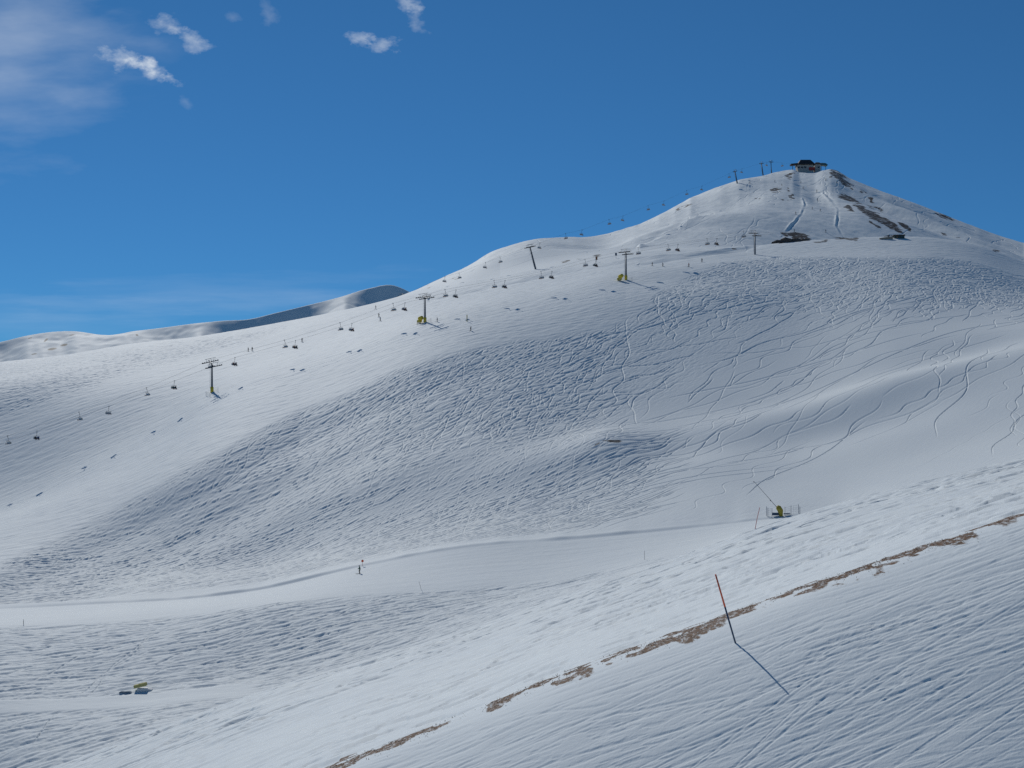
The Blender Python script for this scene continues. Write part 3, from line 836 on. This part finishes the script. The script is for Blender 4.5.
for px, lab, by in ((401.5, 'short dark pylon just behind the crest, right of the far dark peak', None),
                ((530), 'leaning steel pylon of the summit lift standing alone on the bright shoulder', 267),
                (735, 'leftmost of the three pylons below the summit', None), (761.5, 'middle one of the three pylons below the summit', None),
                (771, 'pylon nearest the summit building, rightmost of three', None)):
    r0, y = up_at(px)
    lean = {530: 5.5, 735: 2.2, 761.5: 1.6, 771: .6}.get(px, 1.)
    base = hit(px+lean, by, 560) if by and False else spot(px+lean, y)
    print('upper pylon', px, 'base row', HZ-F*base.z/base.y, 'head', r0)
    pn = up_pt(px+.8, -2.5); pf = up_pt(px-.8, 2.5)
    dz = up_pt(px+9)-up_pt(px-9)
    pylon(base, pn, pf, (dz.x, dz.y), dz.z, lab, 'pylons of the summit chairlift', pad=False, big=True)
ulab = {445:'small chair low against the bright shoulder, leftmost on the summit lift',459:'small chair above the earth specks left of the leaning pylon',485.5:'small chair on the bright shoulder, second left of the leaning pylon',
 500:'small chair on the bright shoulder, next left of the leaning pylon',540:'small chair just right of the leaning pylon head',565.5:'small chair against the sky over the dip between shoulder and ridge',
 582:'small chair against the sky just right of the dip in the skyline',609:'chair against the sky, third right of the leaning pylon dip',623:'chair against the sky above the pylon with the yellow machine',
 648:'chair against the sky, left of the pair over the rising ridge',664:'chair against the sky, right of the pair over the rising ridge',686.5:'chair against the sky, left of the pair below the three pylons',
 702:'chair touching the ridge line, right of the pair below the three pylons',729:'small chair just left of the three summit pylons',742:'small chair between left and middle summit pylons',782:'small chair between the rightmost summit pylon and the building',767:'small chair between the two close summit pylons'}
for i, (px, lab) in enumerate(ulab.items()):
    near = i % 2 == 0
    chair(up_pt(px, -2.5 if near else 2.5), (-YAW*2 if near else math.pi+YAW*2), lab, 'chairs of the summit chairlift')

# ------------------------------------------------------------------ summit station
sb = hit(806, 170.8, 800, 1130); SY = sb.y; print('station y', SY)
S = SY/F   # metres per column at that distance
st = empty('summit_station', (sb.x, SY, pz(172.2, SY)))
tag(st, 'pale summit lift station with dark hipped roof and red door on the mountain top', 'building')
mb = MB().box((-.6*S, 3, 3.0-1), (15.5*S, 9, 8.0)); mb.build('wall', M['wallpale'], st)
# hipped roof with wide eaves
def hip(cx, cy, w_, d_, z0, h, rw, rd):
    b = MB(); v = [(cx-w_/2,cy-d_/2,z0),(cx+w_/2,cy-d_/2,z0),(cx+w_/2,cy+d_/2,z0),(cx-w_/2,cy+d_/2,z0),
                   (cx-w_/2,cy-d_/2,z0+.5),(cx+w_/2,cy-d_/2,z0+.5),(cx+w_/2,cy+d_/2,z0+.5),(cx-w_/2,cy+d_/2,z0+.5),
                   (cx-rw/2,cy-rd/2,z0+h),(cx+rw/2,cy-rd/2,z0+h),(cx+rw/2,cy+rd/2,z0+h),(cx-rw/2,cy+rd/2,z0+h)]
    b.v = v; b.f = [(0,3,2,1)]+[(i, (i+1) % 4, 4+(i+1) % 4, 4+i) for i in range(4)]+[(4+i, 4+(i+1) % 4, 8+(i+1) % 4, 8+i) for i in range(4)]+[(8,9,10,11)]
    return b
hip(-.5*S, 2.5, 16.8*S, 12, 5.7, 4.4, 10*S, 5).build('roof', M['roof'], st)
w_ = MB().box((1.5*S+3.2, -1.6, 2.4), (6*S, .2, 2.6)).build('door', M['redpanel'], st)
for x in (-6.2, -3.6, -1.0):
    f_ = MB().box((x, -1.58, 3.6), (1.7, .18, 1.3)).build('window', M['wood'], st)
    MB().box((x, -1.70, 3.6), (1.4, .1, 1.0)).build('pane', M['glass'], f_)
mb = MB().box((-11.2*S, 1.5, 6.5), (8*S, 5, 1.1), Matrix.Rotation(math.radians(-6), 3, 'Y')); mb.build('canopy', M['roof'], st)
MB().tube([(-13*S, 1.5, -1), (-13*S, 1.5, 6.2)], .25, 8).build('canopy_post', M['steel'], st)
hb = spot(818, SY)
hut = empty('service_hut', (hb.x, SY+1, pz(171, SY+1)))
tag(hut, 'small pale hut with dark roof right beside the summit station', 'building')
MB().box((0, 2, 1.8), (5.6*S, 5, 7.2)).build('wall', M['wallpale'], hut)
hip(0, 2, 6.4*S, 6.5, 5.4, 1.9, 3.4*S, 2).build('roof', M['roof'], hut)
MB().box((.6, -.6, 3.0), (1.3, .2, 1.2)).build('window', M['glass'], hut)
cb = empty('lift_canopy', ((823.5-512)/F*(SY+2), SY+2, pz(169.5, SY+2)))
tag(cb, 'dark teal lift canopy on posts at the right end of the summit buildings', 'canopy')
MB().prism([(-2.6,3.4),(2.6,2.6),(3.0,3.6),(1.2,4.8),(-2.2,5.0)], -2, 2).build('roof', M['teal'], cb)
for x in (-1.8, 1.8): MB().tube([(x,0,-3),(x,0,3.2)], .2, 8).build('post', M['steel'], cb)

# hut on the bench at the right
hp = hit(899.5, 238.6, 560, 700)
h2 = empty('low_hut', (hp.x, hp.y, hp.z-.3))
tag(h2, 'low dark green hut half sunk in snow right of the summit pistes', 'building')
MB().box((0, 1.6, .9), (5.2, 3, 2.0)).build('wall', M['green'], h2)
MB().box((0, 1.5, 2.05), (5.9, 3.8, .3)).build('roof', M['roof'], h2)
MB().box((-1.2, .07, 1.0), (.9, .12, 1.4)).build('door', M['wood'], h2)
MB().box((1.1, .07, 1.3), (1.1, .12, .6)).build('window', M['glass'], h2)
hw = hit(886, 239.3, 560, 700)
w2 = MB().prism([(-3.2,-.6),(3.2,-.6),(3.4,1.0),(1.8,1.25),(-1.0,.9),(-3.3,.5)], -.5, .5).build('retaining_wall', new_mat('tan_stone', (.30,.25,.19), .9))
w2.location = hw; tag(w2, 'low tan stone wall just left of the dark green hut', 'wall')

# rocks of the dark earth bank
def rock(loc, sx, sy, sz, label, seed, group='rocks of the dark earth bank'):
    r0 = random.Random(seed); b = MB()
    n, mrows = 9, 5
    for i in range(mrows):
        ph = math.pi/2*i/(mrows-1)
        for k in range(n):
            t = 2*math.pi*k/n; q = .75+.5*r0.random()
            b.v.append((sx*q*math.cos(t)*math.cos(ph), sy*q*math.sin(t)*math.cos(ph), sz*math.sin(ph)*(.8+.4*r0.random())-.3))
    for i in range(mrows-1):
        for k in range(n): b.f.append((i*n+k, i*n+(k+1) % n, (i+1)*n+(k+1) % n, (i+1)*n+k))
    b.f.append(tuple(range((mrows-1)*n, mrows*n)))
    o = b.build('rock', M['rock']); o.location = loc; tag(o, label, 'rock', group)
for i, (px, py, sx, sz, lab) in enumerate(((778,235.5,3.2,1.8,'rounded dark rock at the left end of the earth bank'),(786,234.5,3.6,2.6,'highest dark rock on the earth bank below the summit'),
      (795,235.5,3.4,2.0,'broad dark rock in the middle of the earth bank'),(804,236.5,3.6,1.3,'flat dark rock at the right end of the earth bank'),(787,240.5,2.6,1.2,'lone dark rock below the front of the earth bank'))):
    rock(hit(px, py+1.5, 560, 690), sx, 2.2, sz, lab, i)

# ------------------------------------------------------------------ snow making and small things
def net_fence(name, pts, h, label):
    r_ = empty(name, pts[0])
    o0 = Vector(pts[0])
    for i, p in enumerate(pts):
        q = Vector(p)-o0
        MB().tube([q-Vector((0,0,.4)), q+Vector((0,0,h+.15))], .045, 6).build('post', M['bluegrey'], r_)
    mb = MB()
    for a_, b_ in zip(pts[:-1], pts[1:]):
        a_ = Vector(a_)-o0; b_ = Vector(b_)-o0
        n = max(3, int((b_-a_).length/.55))
        for k in range(n+1):
            p = a_.lerp(b_, k/n); mb.tube([p+Vector((0,0,.15)), p+Vector((0,0,h))], .011, 4)
        for k in range(5):
            z = .15+(h-.15)*k/4; mb.tube([a_+Vector((0,0,z)), b_+Vector((0,0,z))], .011, 4)
    mb.build('netting', M['net'], r_)
    tag(r_, label, 'safety net'); return r_

g = hit(781, 516.5, 255, 330); gy = g.y
print('lance at', g)
mpp = gy/F
lan = empty('snow_lance', g)
tag(lan, 'snow lance with long thin mast leaning left from a yellow cover above the track', 'snow gun')
MB().tube([(0,0,-.6), (-.1,0,.8), (-.3*mpp*10,0,2.2)], [.09, .08, .08], 8).build('stand', M['steel'], lan)
MB().tube([(-1.2*mpp,0,1.2),(-26*mpp,.6,34*mpp)], [.07,.04], 6).tube([(-10*mpp,.3,15*mpp),(-10.6*mpp,.3,16*mpp)], .14, 6).tube([(-26*mpp,.6,34*mpp),(-27.4*mpp,.6,34.2*mpp)], .09, 6).build('mast', M['steel'], lan)
MB().tube([(.2*mpp,0,-.2),(-.6*mpp,0,1.2),(-2.5*mpp,0,1.9),(-3.8*mpp,0,2.25)], [.35,.62,.6,.28], 10).build('cover', M['olive'], lan, True)
MB().box((-5*mpp, .2, .45), (1.6, .5, .6)).box((6*mpp, .1, .5), (1.4,.4,.25)).build('valve_box', M['bluegrey'], lan)
def gp(px, dy=0): 
    return spot(px, gy+dy)
net_fence('safety_net', [gp(766.5, 1.6), gp(768, .2), gp(772, -.4)], 2.0, 'short blue grey net left of the snow lance')
net_fence('safety_net', [gp(785, -.2), gp(791, .3), gp(798.5, .8), gp(800, -.8)], 1.9, 'longer blue grey net right of the snow lance')

def fan_gun(px, py, label, s=1.0):
    q = hit(px, py, 400, 620)
    r_ = empty('snow_cannon', q, math.radians(-50))
    tag(r_, label, 'snow cannon', 'snow cannons on the slope')
    MB().tube([(-.2,0,2.0),(.6,0,2.0),(1.6,0,2.25),(1.9,0,2.3)], [.75,.95,.85,.7], 14).build('barrel', M['yellow'], r_, True)
    MB().box((0,0,.9), (1.9,1.2,1.0)).build('housing', M['yellow'], r_)
    for a_ in (0, 120, 240):
        x, y = 1.2*math.cos(math.radians(a_)), 1.2*math.sin(math.radians(a_))
        MB().tube([(0,0,.7),(x,y,-.3)], .08, 6).build('leg', M['dark'], r_)
    r_.scale = (s,)*3
    return q
fan_gun(419.5, 323.5, 'rounded yellow snow cannon at the foot of the second pylon from left', .95)
fan_gun(619.5, 281, 'boxy yellow snow cannon left of the third pylon from left', .95)
for px, dx, yy, lab in ((425, 1, 488, 'pale net around the foot of the second pylon from left'), (626, 1, 524, 'pale net beside the foot of the third pylon from left'), (212, -1, 459, 'pale net around the yellow foot of the leftmost pylon')):
    net_fence('safety_net', [spot(px-8 if px != 212 else px-6, yy), spot(px-2, yy-4), spot(px+6, yy-1)], 1.5, lab)

# marker pole in front
bp = hit(735.5, 643.5, 14, 37)
print('marker base', bp)
m_ = bp.y/F
mk = empty('piste_marker_pole', bp)
tag(mk, 'tall leaning piste marker pole, red above and dark blue below, in the foreground', 'marker pole')
top = Vector((-20.5*m_, -.1, 69*m_)); mid = top*.53
MB().tube([top*-.08, mid], .024, 10).build('lower_pole', M['bluegrey'], mk, True)
MB().tube([mid, top], [.025, .021], 10).tube([top*.995, top*1.004], .024, 8).build('upper_pole', M['red'], mk, True)
# small snow collar at its foot
# other poles
def thin_pole(px, py, h, lean, mat, label, r_=.035, ymin=150):
    q = hit(px, py, ymin)
    o = MB().tube([(0,0,-.3),(lean*.5,0,h*.5),(lean,0,h)], r_, 6).build('piste_marker_pole', mat); o.location = q
    tag(o, label, 'marker pole'); return q
thin_pole(754.5, 530, 17*150/F, .5, M['pink'], 'faded pink marker pole leaning right, below the snow lance', .03, 100)
thin_pole(644.5, 560, 1.8, 0, M['steel'], 'thin grey stake standing at the lower edge of the wide track', .03)
thin_pole(421.5, 590, 1.6, -.5, M['steel'], 'thin leaning stake at the lower edge of the track, middle of picture', .03)
thin_pole(23.5, 624.5, 1.0, 0, M['dark'], 'short dark stake beside the track near the left edge', .05)
thin_pole(467, 321.5, 2.6, 0, M['olive'], 'short yellowish post on the groomed slope above the dark skier', .15, 400)
dm_ = hit(362.5, 566.5, 200)
o = MB().tube([(0,0,-.2),(0,0,1.1)], .03, 6).build('piste_marker_pole', M['wood']); o.location = dm_
d_ = MB().tube([(0,-.04,1.15),(0,.02,1.15)], .28, 14).build('disc', M['red'], o)
tag(o, 'small round red piste disc on a stake just above the green skier', 'marker pole')
for px, py, mt, lab in ((596.5, 262.5, 'orange', 'brown orange sign board on a post left of the third pylon'), (616, 258.5, 'bluegrey', 'dark square sign board just left of the third pylon head')):
    q = hit(px, py, 560)
    r_ = empty('piste_sign', q); tag(r_, lab, 'sign')
    MB().tube([(0,0,-.3),(0,0,1.4)], .06, 6).build('post', M['steel'], r_)
    MB().box((0,-.08,2.1), (.95,.06,1.8 if mt == 'orange' else 1.3)).build('board', M[mt], r_)
# yellow mat and sledge in the valley
q = hit(141, 690, 160, 240)
print('mat at', q)
R = Matrix.Rotation(math.radians(-12), 3, 'Y')
r_ = empty('snow_gun_hatch', q); tag(r_, 'yellow padded cover over a white block beside the lower left track', 'padding')
MB().box((-.1, 0, .75), (2.1, .9, .5), R).box((.2,.1,1.05),(1.2,.7,.15),R).build('cover', new_mat('pale_yellow_mat', (.50, .44, .16), .8), r_)
MB().prism([(-.6,-.3),(2.2,-.3),(1.9,.12),(1.0,.28),(-.5,.3)], -.5, .7).build('block', M['white'], r_)
q = hit(126, 692.5, 160, 240)
o = MB().prism([(-1.0,-.3),(.9,-.3),(1.0,.0),(.5,.14),(-.3,.06),(-.8,.12),(-1.1,-.02)], -.4, .4).build('valve_cover', new_mat('grey_blue_cover', (.12,.18,.24), .8)); o.location = q
tag(o, 'low dark blue grey cover left of the yellow mat', 'cover')

# dry grass tufts on the crest
mb_v = []; mb_f = []
r1 = random.Random(3)
for k in range(7000):
    px = r1.uniform(322, 1024)
    dg = float(np.interp(px, [250,320,345,435,452,480,492,560,600,740,750,780,800,860,940,970,1024], [0,.6,1,1,.2,.05,1,1,.6,.8,.5,.25,.7,.9,.8,.3,.2]))
    x = (px-512)/F*36.8
    cl = vnoise(np.array([x*1.7]), np.array([.5]), 9)[0]+.5
    if r1.random() > dg*(cl-.15)*.8: continue
    y = 37.1+.2*math.sin(x*.9)+.5*float(fbm(np.array([x/1.1]), np.array([0.]), 2, 71)[0])+r1.gauss(0, .5)
    p = spot(512+F*x/y, y)
    a_ = r1.uniform(0, 6.28); h = r1.uniform(.01, .05); ln = r1.uniform(.03, .10); wd = .016
    i = len(mb_v)
    ca, sa = math.cos(a_), math.sin(a_)
    mb_v += [(x-sa*wd, y+ca*wd, p.z-.02), (x+sa*wd, y-ca*wd, p.z-.02), (x+ca*ln, y+sa*ln, p.z+h)]
    mb_f.append((i, i+1, i+2))
me = bpy.data.meshes.new('dry_grass'); me.from_pydata(mb_v, [], mb_f); me.materials.append(new_mat('dry_grass', (.22,.15,.09), .9))
o = bpy.data.objects.new('dry_grass', me); COL.objects.link(o)
tag(o, 'brown dry grass poking through thin snow along the near crest', 'grass', kind='stuff')

# ------------------------------------------------------------------ skiers on the snow
ppl = [
 (360,573.5,'green','black','black',20,'skier in dark green jacket standing on the wide track in the valley',1.0,200),
 (380.5,321,'white','brown','brown',-30,'skier in pale jacket halfway between two pylons, left of the left yellow cannon',1.0,400),
 (379,317,'brown','black','black',60,'dark clad skier right behind the pale jacketed skier near the crest',1.0,400),
 (437.5,322,'navy','black','black',10,'dark clad skier just right of the second pylon foot',1.0,400),
 (470.5,331,'black','black','black',200,'black clad skier below the short yellowish post',1.0,400),
 (248.5,351.5,'navy','black','black',30,'left one of two skiers side by side above the leftmost pylon',1.0,400),
 (252.3,351,'black','navy','black',-60,'right one of two skiers side by side above the leftmost pylon',1.0,400),
 (302,342,'grey','black','black',120,'lone dark skier right of the white-backed chair pair',1.0,400),
 (376,309,'black','black','black',0,'tiny skier on the crest left of the second pylon',1.0,500),
 (652.5,266,'brown','black','black',10,'skier right of the third pylon, leftmost of four in a row',1.0,400),
 (663,266.5,'navy','black','black',-40,'skier in navy, second from left of the four right of the third pylon',1.0,400),
 (689,267,'red','black','black',30,'skier in red, third of the four right of the third pylon',1.0,400),
 (702,262,'grey','brown','black',60,'skier in grey, highest and rightmost of the four right of the third pylon',1.0,400),
 (801,183.5,'black','black','black',0,'topmost skier on the summit piste under the station door',1.0,700),
 (803.3,189,'grey','black','black',0,'skier second from top on the summit piste by its left edge',1.0,700),
 (817,192.5,'black','black','red',0,'stocky dark skier in the middle of the summit piste below the hut',1.15,700),
 (818,201,'black','navy','black',0,'dark skier halfway down the right half of the summit piste',1.15,700),
 (812.5,209.5,'brown','black','black',0,'left one of two skiers low on the summit piste',1.0,700),
 (820.5,211.5,'navy','black','black',0,'right one of two skiers low on the summit piste',1.0,700),
 (796,214.5,'black','black','black',0,'skier just outside the left bank of the summit piste',1.1,700),
 (826,232.5,'navy','black','black',0,'lowest skier at the foot of the summit piste on the right',1.1,700),
 (794.6,232,'black','black','black',0,'person standing on top of the dark earth bank',1.0,560),
 (775,182.5,'navy','black','black',0,'skier left of the summit piste, below the close pylons',1.0,700),
 (782,186,'black','black','black',0,'skier above the small brown patch left of the summit piste',1.0,700),
 (826,180.5,'brown','black','black',0,'skier just left of the dark summit rocks',1.0,700),
 (837,183.5,'black','black','black',0,'skier just below the dark summit rocks',1.0,700),
 (750,183.5,'grey','black','black',0,'skier on the ridge between left and middle summit pylons',1.0,700),
]
for (px, py, t1, l1, h1, rz, lab, sc, ym) in ppl:
    q = hit(px, py, ym)
    person(False, t1, l1, h1, q, math.radians(rz+90), lab, 'skiers on the snow', scale=sc)

# ------------------------------------------------------------------ sky, sun, camera
w = bpy.data.worlds.new('World'); scene.world = w; w.use_nodes = True
nt = w.node_tree; N = nt.nodes; K = nt.links.new
bg = N['Background']
SUN_AZ, SUN_EL = -23.0, 38.0        # degrees left of the view direction, above the horizon
sky = N.new('ShaderNodeTexSky'); sky.sky_type = 'NISHITA'; sky.sun_disc = False
sky.sun_elevation = math.radians(SUN_EL); sky.sun_rotation = math.radians(SUN_AZ)
sky.altitude = 2600; sky.air_density = .65; sky.dust_density = 0; sky.ozone_density = 10.0
tc = N.new('ShaderNodeTexCoord')
sep = N.new('ShaderNodeSeparateXYZ'); K(tc.outputs['Generated'], sep.inputs[0])
def mth(op, a, b=None, clamp=False):
    n = N.new('ShaderNodeMath'); n.operation = op; n.use_clamp = clamp
    for i, v in enumerate((a, b)):
        if v is None: continue
        if isinstance(v, (int, float)): n.inputs[i].default_value = v
        else: K(v, n.inputs[i])
    return n.outputs[0]
U = mth('DIVIDE', sep.outputs['X'], mth('MAXIMUM', sep.outputs['Y'], .05))
V = mth('DIVIDE', sep.outputs['Z'], mth('MAXIMUM', sep.outputs['Y'], .05))
def nz(sx, sy, scale, det, rough=.6, ang=0):
    cmb = N.new('ShaderNodeCombineXYZ'); K(U, cmb.inputs[0]); K(V, cmb.inputs[1])
    mp = N.new('ShaderNodeMapping'); mp.inputs['Rotation'].default_value = (0, 0, math.radians(ang)); mp.inputs['Scale'].default_value = (sx, sy, 1)
    K(cmb.outputs[0], mp.inputs['Vector'])
    n = N.new('ShaderNodeTexNoise'); n.inputs['Scale'].default_value = scale; n.inputs['Detail'].default_value = det; n.inputs['Roughness'].default_value = rough
    K(mp.outputs['Vector'], n.inputs['Vector']); return n.outputs['Fac']
wisp = nz(1, 1.5, 48, 7, .62, 25)
total = None
def cloud(px, py, rx, ry, ang, gain, edge_n, k=1.6):
    global total
    u0, v0 = (px-512)/F, (HZ-py)/F
    c, s = math.cos(math.radians(ang)), math.sin(math.radians(ang))
    du = mth('SUBTRACT', U, u0); dv = mth('SUBTRACT', V, v0)
    a_ = mth('DIVIDE', mth('ADD', mth('MULTIPLY', du, c), mth('MULTIPLY', dv, s)), rx/F)
    b_ = mth('DIVIDE', mth('SUBTRACT', mth('MULTIPLY', dv, c), mth('MULTIPLY', du, s)), ry/F)
    r_ = mth('SQRT', mth('ADD', mth('MULTIPLY', a_, a_), mth('MULTIPLY', b_, b_)))
    t = mth('ADD', mth('SUBTRACT', 1.0, r_), mth('MULTIPLY', mth('SUBTRACT', edge_n, .5), k*2.6))
    t = mth('MULTIPLY', mth('MULTIPLY', t, .42, True), gain)
    t = mth('MULTIPLY', t, mth('GREATER_THAN', sep.outputs['Y'], .06))
    total = t if total is None else mth('ADD', total, t)
for a_ in ((126,59,30,11,-10,.75,wisp),(152,71,26,10,-32,.7,wisp),(174,82,16,7,-32,.65,wisp),(170,26,19,11,-25,.5,wisp),(188,38,22,10,-35,.6,wisp),(360,39,17,8,-5,.65,wisp),(383,46,18,9,-8,.65,wisp),(408,4,15,10,-30,.6,wisp),(416,16,9,14,20,.4,wisp),(268,14,9,16,20,.2,wisp),(232,18,8,5,0,.15,wisp),(186,101,10,5,-35,.16,wisp)):
    cloud(*a_)
soft = nz(1, 3.2, 9, 5, .55, -12)
cloud(10, 50, 125, 115, 0, .27, soft, .9)
cloud(40, 30, 150, 60, -15, .13, soft, .9)
cloud(0, 90, 70, 60, 0, .14, soft, .6)
st_ = nz(1, 9, 7, 5, .6, 6)
cloud(200, 296, 220, 24, 3, .13, st_, 1.0)
cloud(30, 318, 160, 30, 0, .12, st_, 1.0)
cloud(330, 300, 140, 16, 3, .1, st_, 1.0)
total = mth('MINIMUM', total, .9)
mx = N.new('ShaderNodeMix'); mx.data_type = 'RGBA'
K(total, mx.inputs['Factor']); 
tint = N.new('ShaderNodeMix'); tint.data_type = 'RGBA'; tint.blend_type = 'MULTIPLY'; tint.inputs['Factor'].default_value = 1
el_ = mth('MAXIMUM', sep.outputs['Z'], 0.0)
air = mth('SUBTRACT', 1.0, mth('MULTIPLY', mth('POWER', 2.718, mth('MULTIPLY', el_, -6.0)), .5))
vm = N.new('ShaderNodeVectorMath'); vm.operation = 'SCALE'; K(sky.outputs['Color'], vm.inputs[0]); K(air, vm.inputs['Scale'])
K(vm.outputs[0], tint.inputs['A']); tint.inputs['B'].default_value = (.46, .79, .74, 1)
K(tint.outputs['Result'], mx.inputs['A']); mx.inputs['B'].default_value = (7.4, 7.8, 8.0, 1)
K(mx.outputs['Result'], bg.inputs['Color']); bg.inputs['Strength'].default_value = .145

sun = bpy.data.lights.new('sun', 'SUN'); sun.energy = 2.75; sun.angle = math.radians(.5); sun.color = (1, .99, .95)
so = bpy.data.objects.new('sun', sun); COL.objects.link(so)
az, el = math.radians(SUN_AZ), math.radians(SUN_EL)
sd = Vector((math.sin(az)*math.cos(el), math.cos(az)*math.cos(el), math.sin(el)))
so.rotation_euler = sd.to_track_quat('Z', 'Y').to_euler(); so.location = sd*200

cam = bpy.data.cameras.new('camera'); cam.sensor_width = 36; cam.lens = F/1024*36
cam.shift_y = (HZ-384)/1024; cam.clip_start = .5; cam.clip_end = 60000
co = bpy.data.objects.new('camera', cam); COL.objects.link(co)
co.location = (0, 0, 0); co.rotation_euler = (math.radians(90), 0, 0)
scene.camera = co

scene.view_settings.view_transform = 'Standard'; scene.view_settings.look = 'None'
scene.view_settings.gamma = 1; scene.view_settings.exposure = -.3; scene.view_settings.use_curve_mapping = False
scene.render.engine = 'CYCLES'; scene.cycles.max_bounces = 5; scene.cycles.diffuse_bounces = 3
scene.cycles.use_denoising = False
